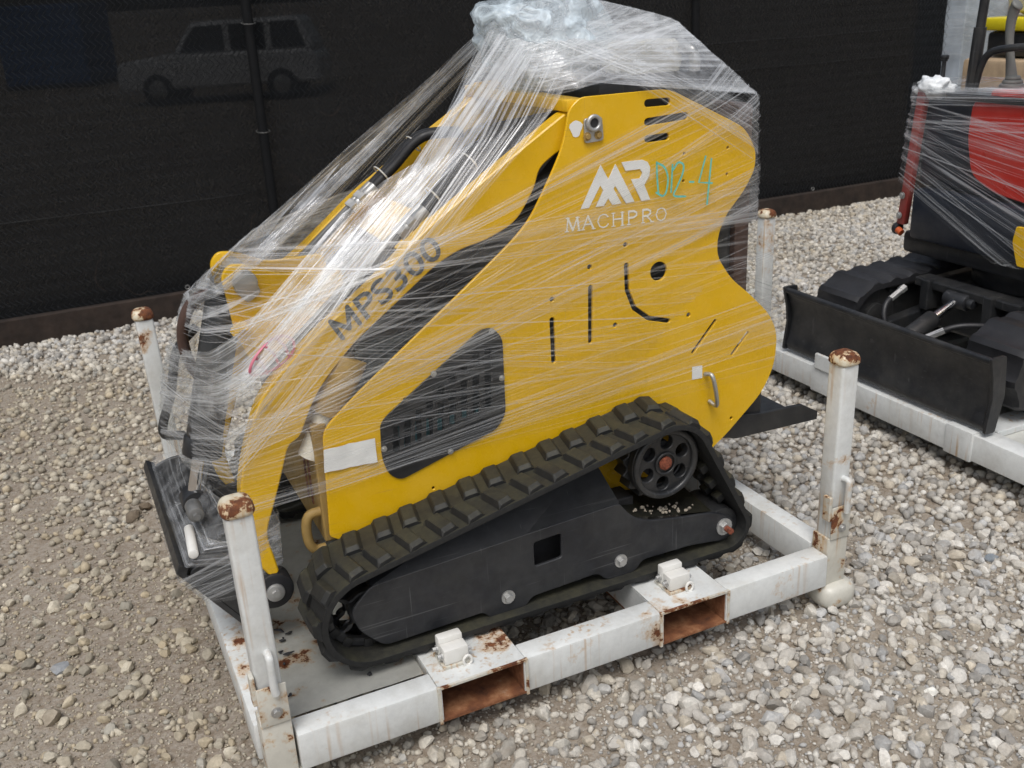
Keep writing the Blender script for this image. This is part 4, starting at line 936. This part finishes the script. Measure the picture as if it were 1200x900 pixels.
# ================================================================ STRETCH FILM
def slice_loop(P, n, d, M_=200):
    s = P@n-d; ip = np.where(s > 0)[0]; im = np.where(s <= 0)[0]
    if not len(ip) or not len(im): return None
    a = s[ip][:, None]; b = s[im][None, :]; t = a/(a-b)
    Q = P[ip][:, None, :]*(1-t[..., None])+P[im][None, :, :]*t[..., None]; Q = Q.reshape(-1, 3)
    ey = np.array([0, 1., 0]); ey = ey-n*(ey@n); ey /= np.linalg.norm(ey); ex = np.cross(ey, n)
    h = hull2([(round(q@ex, 6), round(q@ey, 6)) for q in Q])
    if len(h) < 3: return None
    h = np.array(h)
    # start on the far side so that neighbouring slices line up
    k = int(np.argmax(h[:, 1])); h = np.roll(h, -k, 0); R_, per_ = resample([tuple(p) for p in h], M_)
    return R_[:, :1]*ex+R_[:, 1:]*ey+n*d, per_
def film_band(name, P, p0, t0, t1, width, m, parent, rows=26, ky=0., jit=.0025, seed=0, arc=None, strands=0, sm=None, sw=1.):
    """one turn of film: loops on the hull of what it binds, in planes that fan from tilt t0 to t1 (degrees)"""
    rg = np.random.default_rng(seed); verts, uvs, faces = [], [], []; M_ = 200; ok = []
    for r in range(rows):
        f = r/(rows-1); t = R(t0+(t1-t0)*f); n = np.array([-math.sin(t), ky, math.cos(t)]); n /= np.linalg.norm(n)
        q = np.array(p0)+np.array([0, 0, width*(f-.5)]); L = slice_loop(P, n, q@n, M_)
        if L is None: ok.append(None); continue
        pts, per_ = L; c = pts.mean(0)
        wob = np.array([jit*mnoise.noise((k*.11, r*.9+seed*3.3, seed)) for k in range(M_)])
        rad = pts-c; rad /= np.linalg.norm(rad, axis=1)[:, None]; pts = pts+rad*(wob[:, None]+.0005*(seed % 9))
        ok.append(len(verts)); verts += list(pts); uvs += [(per_*k/M_+seed*3.7, width*f+seed*1.9) for k in range(M_)]
    a0, a1 = arc if arc else (0, M_)
    for r in range(rows-1):
        if ok[r] is None or ok[r+1] is None: continue
        for k in range(a0, a1):
            k2 = (k+1) % M_
            if arc is None and k == M_-1: continue
            faces.append((ok[r]+k, ok[r]+k2, ok[r+1]+k2, ok[r+1]+k))
    if not faces: return None
    me = bpy.data.meshes.new(name); me.from_pydata([tuple(v) for v in verts], [], faces)
    ul = me.uv_layers.new(name='UVMap'); vi = np.empty(len(me.loops), np.int32); me.loops.foreach_get('vertex_index', vi); ul.data.foreach_set('uv', np.array(uvs)[vi].ravel())
    me.materials.append(m); me.shade_smooth(); o = obj(name, me, m, parent)
    if strands:
        bm = BM(); uvl = bm.loops.layers.uv.new('UVMap')
        for s in range(strands):
            f = rg.uniform(0, 1); t = R(t0+(t1-t0)*f+rg.normal(0, .3)); n = np.array([-math.sin(t), ky+rg.normal(0, .006), math.cos(t)]); n /= np.linalg.norm(n)
            q = np.array(p0)+np.array([0, 0, width*(f-.5)]); wd = (.0007+.0028*rg.uniform(0, 1)**3)*sw
            A = slice_loop(P, n, q@n-wd/2, M_); B = slice_loop(P, n, q@n+wd/2, M_)
            if A is None or B is None: continue
            c = A[0].mean(0); k0 = 0 if rg.random() < .5 else rg.integers(0, 60); k1 = M_-1 if rg.random() < .5 else rg.integers(130, M_-1)
            ra = A[0]+(A[0]-c)/np.linalg.norm(A[0]-c, axis=1)[:, None]*.005; rb = B[0]+(B[0]-c)/np.linalg.norm(B[0]-c, axis=1)[:, None]*.005
            va = [bm.verts.new(ra[k]) for k in range(k0, k1)]; vb = [bm.verts.new(rb[k]) for k in range(k0, k1)]
            for k in range(len(va)-1):
                fc = bm.faces.new((va[k], va[k+1], vb[k+1], vb[k]))
                for lp, (uu, vv_) in zip(fc.loops, ((k, 0), (k+1, 0), (k+1, 1), (k, 1))): lp[uvl].uv = (uu*.02+s, vv_*wd+s*.7)
        if len(bm.faces): obj('film_strand', bm, sm or M['film_strand'], o)
        else: bm.free()
    return o
YF, YB = .266, mir(.266)
body_pts = []
for p in [(664, 128), (684, 109), (786, 99), (878, 148), (890, 185), (917, 390), (912, 430), (893, 462), (600, 560), (378, 600), (374, 500)]:
    a = U(*p, 'y', YF); body_pts += [a, (a[0], YB, a[2])]
a = U(889, 112, 'y', .30); body_pts += [a, (a[0], mir(.30), a[2])]; a = U(884, 340, 'y', .30); body_pts += [a, (a[0], mir(.30), a[2])]
arm_pts = []
for p in [(500, 262), (376, 378), (343, 412), (314, 447), (297, 473), (286, 507), (278, 545), (274, 580), (282, 622)]:
    a = U(*p, 'y', .288); arm_pts += [a, (a[0], mir(.288), a[2])]
nose = [U(254, 325, 'y', .49), U(266, 304, 'y', .49), U(286, 304, 'y', .49), U(250, 322, 'y', .67), U(262, 300, 'y', .67), U(208, 385, 'y', .66), U(216, 345, 'y', .62), U(228, 340, 'y', .54), U(214, 420, 'y', .66), U(186, 502, 'y', .75), U(190, 430, 'y', .75), U(225, 548, 'y', .52)]
topp = [U(572, 45, 'y', .60), U(580, 25, 'y', .60), U(620, 2, 'y', .60), U(690, -2, 'y', .58), U(735, 8, 'y', .55), U(775, 18, 'y', .50), U(792, 24, 'y', .47), U(866, 104, 'y', .46), U(850, 78, 'y', .47), U(600, 95, 'y', .52), U(600, 5, 'y', .68), U(775, 22, 'y', .66)]
ALLP = np.array([np.array(p, float) for p in body_pts+arm_pts+nose+topp])
UPP = np.array([np.array(p, float) for i, p in enumerate(body_pts) if i not in (10, 11, 12, 13, 14, 15)]+[np.array(p, float) for p in arm_pts+nose+topp])
wrap = empty('stretch_wrap', (.70, YC, .5), 'clear streaky stretch film wound round the yellow loader', 'stretch film')
def pt(px, py, y=YF): return U(px, py, 'y', y)
BANDS = [  # pixel on the near side, tilt from, tilt to, width, material, strands, whole body or only above the tail
    ((720, 410), 8, 10, .20, 'film', 6, 1), ((720, 320), 11, 13, .22, 'film', 8, 0), ((730, 215), 13, 17, .22, 'film', 5, 0), ((735, 225), 23, 24, .035, 'film_mid', 4, 0),
    ((640, 478), 5, 8, .06, 'film_mid', 10, 1), ((520, 280), 18, 20, .03, 'film_mid', 8, 0), ((560, 330), 14, 17, .12, 'film', 5, 0), ((430, 305), 39, 40, .06, 'film_dense', 12, 0), ((450, 440), 15, 17, .08, 'film_mid', 8, 0),
    ((585, 160), 42, 45, .17, 'film_mid', 34, 0), ((340, 480), -6, -1, .16, 'film', 10, 0), ((335, 560), 1, 7, .10, 'film', 6, 1),
    ((330, 400), -14, -6, .12, 'film', 8, 0), ((335, 322), -2, 2, .045, 'film_mid', 6, 0), ((300, 360), -8, 0, .06, 'film', 6, 0)]
for i, (p, t0, t1, wd, m, ns, full) in enumerate(BANDS):
    film_band('film_band', ALLP if full else UPP, pt(*p), t0, t1, wd, M[m], wrap, seed=i+21, strands=ns)
for i, (p, t0, t1, wd, arc, m) in enumerate([((300, 345), -6, 4, .09, (12, 74), 'film_cloud'), ((285, 400), -10, -2, .12, (14, 68), 'film_cloud'), ((285, 470), -4, 4, .10, (14, 66), 'film_mid'), ((280, 520), 0, 6, .08, (14, 66), 'film_mid'), ((330, 330), 30, 36, .07, (20, 96), 'film_cloud'), ((520, 195), 41, 43, .10, (8, 92), 'film_cloud'), ((400, 310), 38, 40, .07, (6, 88), 'film_cloud')]):
    film_band('film_band', UPP, pt(*p), t0, t1, wd, M[m], wrap, seed=130+i, strands=0, arc=arc)
TOPP = np.array([np.array(p, float) for p in topp+body_pts[:8]+[np.array(q) for q in body_pts[-4:]]])
for i, (p, t0, t1, wd, m, ns) in enumerate([((720, 60), -8, 0, .15, 'film_cloud', 8), ((660, 50), 6, 16, .16, 'film_cloud', 4), ((720, 90), -32, -26, .10, 'film_mid', 5), ((700, 40), 14, 20, .12, 'film_mid', 6)]):
    film_band('film_band', TOPP, pt(*p, .5), t0, t1, wd, M[m], wrap, seed=40+i, strands=ns)
MNT = []
for s_, o_ in ((0, -.006), (Lm*.55, -.006), (.0, .05), (.10, .17), (.17, .17), (Lm*.75, .08)):
    q = mp_(s_, o_)
    for y in (ty0-.006, ty1+.006): MNT.append((q[0], y, q[1]))
for p in [(300, 590), (322, 560)]: MNT.append(U(*p, 'y', .285))
MNT = np.array(MNT)
for i, (z, t0, t1, wd, m, ns) in enumerate([(.46, -10, 0, .10, 'film_dense', 8), (.38, 14, 22, .10, 'film_mid', 12), (.36, -4, 6, .10, 'film_mid', 10)]):
    film_band('film_band', MNT, (-.02, .3, z), t0, t1, wd, M[m], wrap, seed=60+i, strands=ns, rows=16)
# marker scrawl on the film
bm = BM()
for pl_ in ([(645, 150), (648, 240), (655, 335)], [(645, 152), (690, 180), (710, 240), (702, 315), (680, 347), (642, 328)], [(738, 165), (730, 325)], [(740, 195), (770, 152), (800, 165), (796, 215), (765, 290), (745, 345), (812, 350)], [(838, 265), (862, 265)], [(932, 115), (892, 268), (970, 272)], [(966, 130), (940, 395)]):
    pp = [zpx(p) for p in pl_]; q = [tuple(v) for v in spline(UXZ(pp, .262), 5)] if len(pp) > 2 and pl_[0] != (932, 115) else UXZ(pp, .262); stroke(bm, q, .0048, .2605-.0002*len(pl_))
obj('marker_scrawl', bm, M['chalk'], wrap)
# crumpled bag on top
bm = BM(); b = bmesh.new(); bmesh.ops.create_icosphere(b, subdivisions=5, radius=1); c0 = U(642, 50, 'y', .60)
for v in b.verts:
    c_ = v.co.copy(); k = 1.02+.24*mnoise.noise(c_*1.7+Vector((3, 1, 0)))-.20*abs(mnoise.noise(c_*2.9+Vector((0, 5, 2))))-.07*abs(mnoise.noise(c_*6.1))
    v.co = Vector(c0)+Vector((c_.x*.19, c_.y*.16, c_.z*.130-.02*c_.x))*k
join(bm, b); bag = obj('plastic_bag', bm, M['bag'], None, True); tag(bag, 'crumpled clear blue-tinted plastic bag on top of the loader', 'plastic bag')
# pink label ring under the film
bm = BM(); a = U(318, 418, 'y', .33); ex = np.array([.055, 0, .035]); ez = np.array([-.02, 0, .03])
tube(bm, [a+ex*math.cos(t_)*.9+ez*math.sin(t_)*.8+np.array([0, .01*math.sin(2*t_), 0]) for t_ in np.linspace(0, 6.283, 30)[:-1]], .0032, 6, True)
for k in (-.5, 0, .45): tube(bm, [a+ex*k-ez*.7, a+ex*(k+.12)+ez*.05, a+ex*(k+.1)+ez*.7], .0035, 6)
tag(obj('pink_tape', bm, M['pink'], None, 60), 'looped pink tape caught under the film at the lift arm knee', 'tape')

# ================================================================ EXCAVATOR AND ITS PALLET
ep = empty('steel_pallet', (3.1, .7, 0), 'white steel transport pallet carrying the red excavator', 'pallet', 'white steel pallets')
ex0, ey1, EL, EW = 2.41, 1.43, 1.5, 1.46
rail(ep, ex0-.03, ex0+.05, ey1-EW+s0, ey1-s0); rail(ep, ex0+EL-.04, ex0+EL+.04, ey1-EW+s0, ey1-s0)
rail(ep, ex0+s0, ex0+EL-s0, ey1-.04, ey1+.04); rail(ep, ex0+s0, ex0+EL-s0, ey1-EW-.04, ey1-EW+.04)
for (x, y) in ((ex0, ey1), (ex0, ey1-EW), (ex0+EL, ey1), (ex0+EL, ey1-EW)): make_post(ep, x, y, H_, 1, 1, full=False); foot(ep, x, y)
for y in (1.02, .355):
    bm = BM(); box(bm, ex0-.036, ex0+.056, y-.055, y+.055, ZB-.004, ZT+.006, .003); obj('sleeve', bm, M['white_steel'], ep, 40)
bm = BM(); box(bm, ex0-.045, ex0-.03, .96, 1.05, .165, .225, .003); obj('tab', bm, M['white_steel'], ep)
bm = BM(); box(bm, ex0+.052, ex0+EL-.042, ey1-EW+.042, ey1-.042, .13, .137, .001); obj('deck_sheet', bm, M['white_deck'], ep)
for y in (.33, 1.05):
    bm = BM(); box(bm, ex0+.06, ex0+EL-.05, y-.05, y+.05, .138, .160, .003); obj('bearer', bm, M['white_steel'], ep)
xc = empty('mini_excavator', (3.2, .76, .165), 'red and black mini excavator wrapped in film on its own pallet', 'excavator')
def exc_track(y0, y1):
    F_, B_ = (2.66, .325), (3.72, .325); r = .135
    lp, pr_ = resample(hull2(circ(F_, r, 60)+circ(B_, r, 60)+circ((3.2, .33), .15, 60)), 150)
    tg = np.roll(lp, -1, 0)-np.roll(lp, 1, 0); tg /= np.linalg.norm(tg, axis=1)[:, None]; on_ = np.c_[tg[:, 1], -tg[:, 0]]
    bm = BM(); rings = []
    for i, (p, n) in enumerate(zip(lp, on_)):
        h = .016 if (i % 5) in (0, 1) else .0
        rings.append([bm.verts.new((p[0]+n[0]*q, y, p[1]+n[1]*q)) for y, q in ((y0, -.002+h*.6), (y0+.02, h), (y1-.02, h), (y1, -.002+h*.6), (y1, -.022), (y0, -.022))])
    for i in range(len(rings)):
        A, B = rings[i], rings[(i+1) % len(rings)]
        for k in range(6): bm.faces.new((A[k], A[(k+1) % 6], B[(k+1) % 6], B[k]))
    bmesh.ops.recalc_face_normals(bm, faces=bm.faces); tb = obj('track_belt', bm, M['rubber_clean'], xc, 30)
    for c_ in (F_, B_):
        bm = BM(); cyl(bm, (c_[0], y0+.03, c_[1]), (c_[0], y1-.03, c_[1]), r-.024, n=32, bev=.008); cyl(bm, (c_[0], y0+.012, c_[1]), (c_[0], y1-.012, c_[1]), .05, n=20, bev=.004); obj('idler_wheel', bm, M['black_paint'], xc, 40)
    bm = BM(); box(bm, 2.76, 3.62, y0+.05, y1-.05, .22, .41, .01); obj('track_frame', bm, M['black_paint'], xc)
    for x in (2.85, 3.05, 3.3, 3.5):
        bm = BM(); cyl(bm, (x, y0+.03, .245), (x, y1-.03, .245), .045, n=20, bev=.004); obj('track_roller', bm, M['black_paint'], xc, 40)
exc_track(1.03, 1.25); exc_track(.28, .50)
bm = BM(); box(bm, 2.86, 3.56, .50, 1.03, .27, .44, .015); uc = obj('undercarriage', bm, M['black_paint'], xc)
bm = BM(); cyl(bm, (3.22, .765, .44), (3.22, .765, .52), .25, n=40, bev=.006); obj('slew_ring', bm, M['black_paint'], xc, 40)
# blade: curved sheet with end plates and lip
prof = [(2.40, .178), (2.395, .20), (2.407, .24), (2.414, .29), (2.412, .34), (2.400, .385), (2.384, .42)]
by0, by1 = .275, 1.255
bm = BM(); sp_ = spline([np.array(p) for p in prof], 4); fr = [(p[0], p[1]) for p in sp_]; bk_ = [(p[0]+.014, p[1]) for p in sp_]
me = plate_mesh([fr+bk_[::-1]], by0, by1, .002); bl_ = obj('blade', me, M['black_paint'], xc, 30)
bm = BM(); tube(bm, [(2.39, by0, .425), (2.39, by1, .425)], .012, 12); obj('top_edge', bm, M['black_paint'], bl_, 60)
for y in (by0-.012, by1): plate('end_plate', [fillet([(2.385, .175), (2.43, .175), (2.455, .3), (2.44, .44), (2.372, .44), (2.392, .36), (2.40, .29), (2.39, .22)], .01)], y, y+.012, M['black_paint'], bl_)
for y in (.56, .97):
    bm = BM(); a, b_ = Vector((2.42, y, .27)), Vector((2.9, y, .33)); d = (b_-a).normalized(); obox(bm, (a+b_)/2, d, Vector((0, 1, 0)), d.cross(Vector((0, 1, 0))), (b_-a).length, .05, .07, .006); obj('blade_arm', bm, M['black_paint'], xc)
a, b_ = Vector((2.45, .765, .30)), Vector((2.80, .785, .43)); d = (b_-a).normalized()
bm = BM(); cyl(bm, a, a+d*.24, .034, n=24, bev=.004); bc = obj('blade_cylinder', bm, M['black_paint'], xc, 40)
bm = BM(); cyl(bm, a+d*.235, b_-d*.02, .019, n=20); obj('piston_rod', bm, M['chrome'], bc, 40)
bm = BM(); cyl(bm, (b_.x, b_.y-.05, b_.z), (b_.x, b_.y+.05, b_.z), .03, n=24, bev=.003); cyl(bm, (b_.x, b_.y-.075, b_.z), (b_.x, b_.y-.045, b_.z), .018, n=20, bev=.003); obj('cylinder_pin', bm, M['black_guard'], xc, 40)
bm = BM(); box(bm, 2.78, 2.86, .62, .66, .36, .48, .006); box(bm, 2.78, 2.86, .91, .95, .36, .48, .006); box(bm, 2.80, 2.88, .52, 1.0, .44, .475, .006); obj('cylinder_mount', bm, M['black_paint'], xc)
for pts in ([(2.58, .72, .34), (2.66, .66, .385), (2.76, .60, .385), (2.88, .58, .36)], [(2.70, .97, .44), (2.62, .96, .40), (2.60, .93, .33), (2.68, .90, .28)]):
    bm = BM(); tube(bm, spline(pts, 8), .011, 10); hs_ = obj('hydraulic_hose', bm, M['rubber_clean'], xc, 60)
    p0, p1 = Vector(pts[0]), Vector(spline(pts, 8)[5]); bm = BM(); cyl(bm, p0, p1, .0125, n=6); cyl(bm, p0-(p1-p0)*.4, p0, .015, n=6); obj('hose_end', bm, M['zinc'], hs_, 30)
# house: base, counterweight step, side panels
bm = BM(); box(bm, 2.88, 3.95, .25, 1.16, .53, .62, .02); obj('house_base', bm, M['black_paint'], xc, 40)
bm = BM(); box(bm, 2.845, 3.0, .20, 1.10, .60, .80, .02); obj('lower_cover', bm, M['navy'], xc, 40)
bm = BM(); box(bm, 2.90, 3.2, .25, 1.13, .80, 1.14, .025); obj('front_cover', bm, M['navy'], xc, 40)
bm = BM(); box(bm, 3.0, 3.95, .25, 1.13, .62, 1.05, .03); obj('engine_cover', bm, M['red'], xc, 40)
bm = BM(); b = bmesh.new(); 
RD = [tuple(U(*p, 'x', 2.888)[1:]) for p in [(1143, 116), (1300, 96), (1300, 270), (1196, 236), (1166, 226), (1140, 205), (1136, 160)]]
me = plate_mesh([fillet([(p[0], p[1]) for p in RD], .04)], -.012, .012, .004); me.transform(Matrix(((0, 1, 0, 2.888), (1, 0, 0, 0), (0, 0, 1, 0), (0, 0, 0, 1)))); obj('red_panel', me, M['red'], xc, 35)
bm = BM(); obox(bm, (2.885, 1.145, .91), Vector((1, 0, 0)), Vector((0, 1, 0)), Vector((0, 0, 1)), .03, .04, .54, .006)
for v in bm.verts: v.co.y += (.91-v.co.z)*.09
rs = obj('corner_strip', bm, M['dull_red'], xc, 40)
for z in (.68, .76): bolt('bolt', (2.86, 1.145+(.91-z)*.09, z), (-1, 0, 0), .009, .008, M['zinc'], rs)
bm = BM(); cyl(bm, (2.88, 1.175, .62), (2.88, 1.20, .62), .024, n=20, bev=.006); obj('rubber_stop', bm, M['rubber_clean'], xc, 40)
bm = BM(); cyl(bm, (2.865, 1.15, .61), (2.865, 1.172, .62), .014, n=16); obj('marker_lamp', bm, simple('orange_plastic', (.5, .09, .02), .4), xc, 40)
bm = BM(); box(bm, 2.86, 3.1, .55, 1.0, 1.14, 1.165, .008); obj('console_base', bm, M['black_paint'], xc)
bm = BM(); box(bm, 2.88, 3.2, .40, .82, 1.15, 1.185, .012); obj('console_top', bm, M['red'], xc, 40)
a, b_ = U(1136, 112, 'x', 2.93), U(1164, -60, 'x', 2.93); mid = a+(b_-a)*.48; bm = BM(); tube(bm, [a-[0, 0, .06], mid], .022, 14); cp = obj('canopy_post', bm, M['black_paint'], xc, 40)
bm = BM(); tube(bm, [mid-(b_-a)*.02, b_+(b_-a)*.6], .0165, 14); obj('post_tube', bm, M['black_paint'], cp, 40)
pts = [U(1140, 112, 'x', 2.93), U(1148, 82, 'x', 2.93), U(1158, 64, 'x', 2.93), U(1178, 57, 'x', 2.93), U(1215, 55, 'x', 2.93), U(1260, 58, 'x', 2.93)]
bm = BM(); tube(bm, spline(pts, 6), .013, 12); obj('grab_rail', bm, M['black_paint'], xc, 60)
lv = [U(1186, 100, 'x', 2.97), U(1184, 70, 'x', 2.97), U(1183, 45, 'x', 2.97), U(1185, 25, 'x', 2.97), U(1190, 9, 'x', 2.97), U(1194, 4, 'x', 2.97)]
bm = BM(); tube(bm, spline(lv, 5), np.interp(np.linspace(0, 1, 26), [0, .2, .35, .8, .95, 1], [.022, .015, .014, .019, .023, .012]), 14); jl = obj('joystick', bm, M['grey_plastic'], xc, 60)
for k in range(4):
    z = lv[0][2]-.012+k*.013; bm = BM(); cyl(bm, (lv[0][0], lv[0][1], z-.006), (lv[0][0], lv[0][1], z+.006), .052-k*.008, .048-k*.008, n=24, bev=.003); obj('bellows_ring', bm, M['grey_plastic'], jl, 40)
q = U(1107, 68, 'x', 2.95); bm = BM(); cyl(bm, (q[0], q[1], 1.14), (q[0], q[1], q[2]-.01), .008, n=12); cyl(bm, (q[0], q[1], q[2]-.012), (q[0], q[1], q[2]-.004), .012, n=14, bev=.002); cyl(bm, (q[0], q[1], q[2]-.005), (q[0], q[1], q[2]+.012), .016, n=14, bev=.004); obj('fuel_cap_post', bm, M['black_paint'], xc, 40)
bm = BM(); box(bm, 3.2, 3.6, .4, .95, 1.05, 1.18, .04); obj('seat_base', bm, M['black_paint'], xc, 40)
YE = [U(*p, 'x', 2.835)[1:] for p in [(1187, 283), (1192, 265), (1225, 272), (1225, 320), (1192, 312)]]
me = plate_mesh([fillet([tuple(p) for p in YE], .01)], -.006, .006, .002); me.transform(Matrix(((0, 1, 0, 2.836), (1, 0, 0, 0), (0, 0, 1, 0), (0, 0, 0, 1)))); obj('yellow_shackle_plate', me, M['yellow'], xc, 35)
bm = BM(); box(bm, 3.05, 3.6, .1, .3, .62, .75, .02); obj('boom_bracket', bm, M['red'], xc, 40)
EXP = []
for (x, y, z) in [(2.835, .18, .60), (2.835, 1.12, .58), (2.84, .19, .81), (2.84, 1.18, .70), (2.855, 1.15, 1.19), (2.86, .24, 1.18), (2.89, 1.16, 1.21), (3.96, .24, .60), (3.96, 1.16, .60), (3.96, 1.14, 1.1), (3.96, .24, 1.1), (3.2, .2, 1.19), (3.1, 1.15, 1.2), (2.83, .18, .7)]: EXP.append((x, y, z))
EXP = np.array(EXP, float)
ew = empty('stretch_wrap', (3.4, .7, .55), 'coarse shiny stretch film wound round the red excavator body', 'stretch film')
for i, (z, t0, t1, ky, wd, ns) in enumerate([(1.17, 0, 0, .03, .07, 14), (1.10, 0, 0, .05, .12, 12), (.98, 0, 0, -.14, .2, 12), (.84, 0, 0, -.34, .2, 16), (.70, 0, 0, -.45, .12, 12)]):
    film_band('film_band', EXP, (2.84, .8, z), t0, t1, wd, M['film_mid' if i == 0 else 'film_exc'], ew, ky=ky, seed=80+i, strands=int(ns*1.2), rows=18, sw=2.)

bm = BM(); b = bmesh.new(); bmesh.ops.create_icosphere(b, subdivisions=4, radius=1)
for v in b.verts:
    c_ = v.co.copy(); k = 1.05+.4*mnoise.noise(c_*1.9+Vector((7, 0, 0)))-.3*abs(mnoise.noise(c_*3.3))-.15*abs(mnoise.noise(c_*7)); v.co = Vector((2.90, 1.09, 1.175))+Vector((c_.x*.05, c_.y*.075, c_.z*.042))*k
join(bm, b); obj('film_bunch', bm, M['bunch'], ew, True)
# ---------------------------------------------------------------- other wrapped goods past the fence end
wc = empty('wrapped_carton_stack', (6.6, 4.3, 0), 'tall carton stack in grey film past the end of the fence', 'carton stack')
bm = BM(); box(bm, 6.35, 6.85, 4.05, 4.55, .12, .72, .01); obj('carton', bm, simple('grey_carton', (.42, .47, .52), .5, var=.25, vs=5), wc)
bm = BM(); box(bm, 6.36, 6.84, 4.06, 4.54, .725, 2.0, .01); obj('carton', bm, bpy.data.materials['grey_carton'], wc)
for k in range(3): bm = BM(); box(bm, 6.33, 6.87, 4.03+k*.22, 4.12+k*.22, 0, .12, .004); obj('pallet_board', bm, M['tan_wood'], wc)
bm = BM(); box(bm, 6.80, 6.862, 4.02, 4.05, .13, 2.0, .003); obj('corner_board', bm, M['tan_wood'], wc)
CP = np.array([(x, y, z) for x in (6.335, 6.865) for y in (4.035, 4.565) for z in (.1, 2.01)], float)
wcw = empty('stretch_wrap', (6.6, 4.3, .15), 'film wound round the grey carton stack past the fence', 'stretch film')
for i, (z, t) in enumerate(((.6, 8), (1.1, -16), (1.4, 24), (1.55, -32))): film_band('film_band', CP, (6.6, 4.3, z), t, t+3, .5, M['film_mid'], wcw, seed=100+i, rows=10, strands=12)
wm = empty('wrapped_machine', (6.35, 2.95, 0), 'yellow and black machine in film on a timber pallet behind the excavator', 'machine')
bm = BM(); box(bm, 5.75, 7.35, 2.3, 3.6, .0, .12, .006); obj('timber_base', bm, M['tan_wood'], wm)
bm = BM(); box(bm, 5.8, 7.25, 2.35, 3.55, .55, .99, .03); obj('timber_case', bm, M['tan_wood'], wm, 40)
bm = BM(); box(bm, 5.85, 7.15, 2.5, 3.45, .12, .56, .04); obj('undercarriage', bm, M['rubber_clean'], wm, 40)
bm = BM(); box(bm, 5.9, 7.15, 2.4, 3.45, 1.0, 1.165, .03); obj('black_hood', bm, M['black_paint'], wm, 40)
bm = BM(); box(bm, 5.87, 7.15, 2.38, 3.47, 1.17, 1.255, .02); obj('yellow_cover', bm, M['yellow_bright'], wm, 40)
bm = BM(); box(bm, 5.95, 7.15, 2.42, 3.42, 1.26, 1.75, .12); obj('cover_bag', bm, M['cream'], wm, 40)
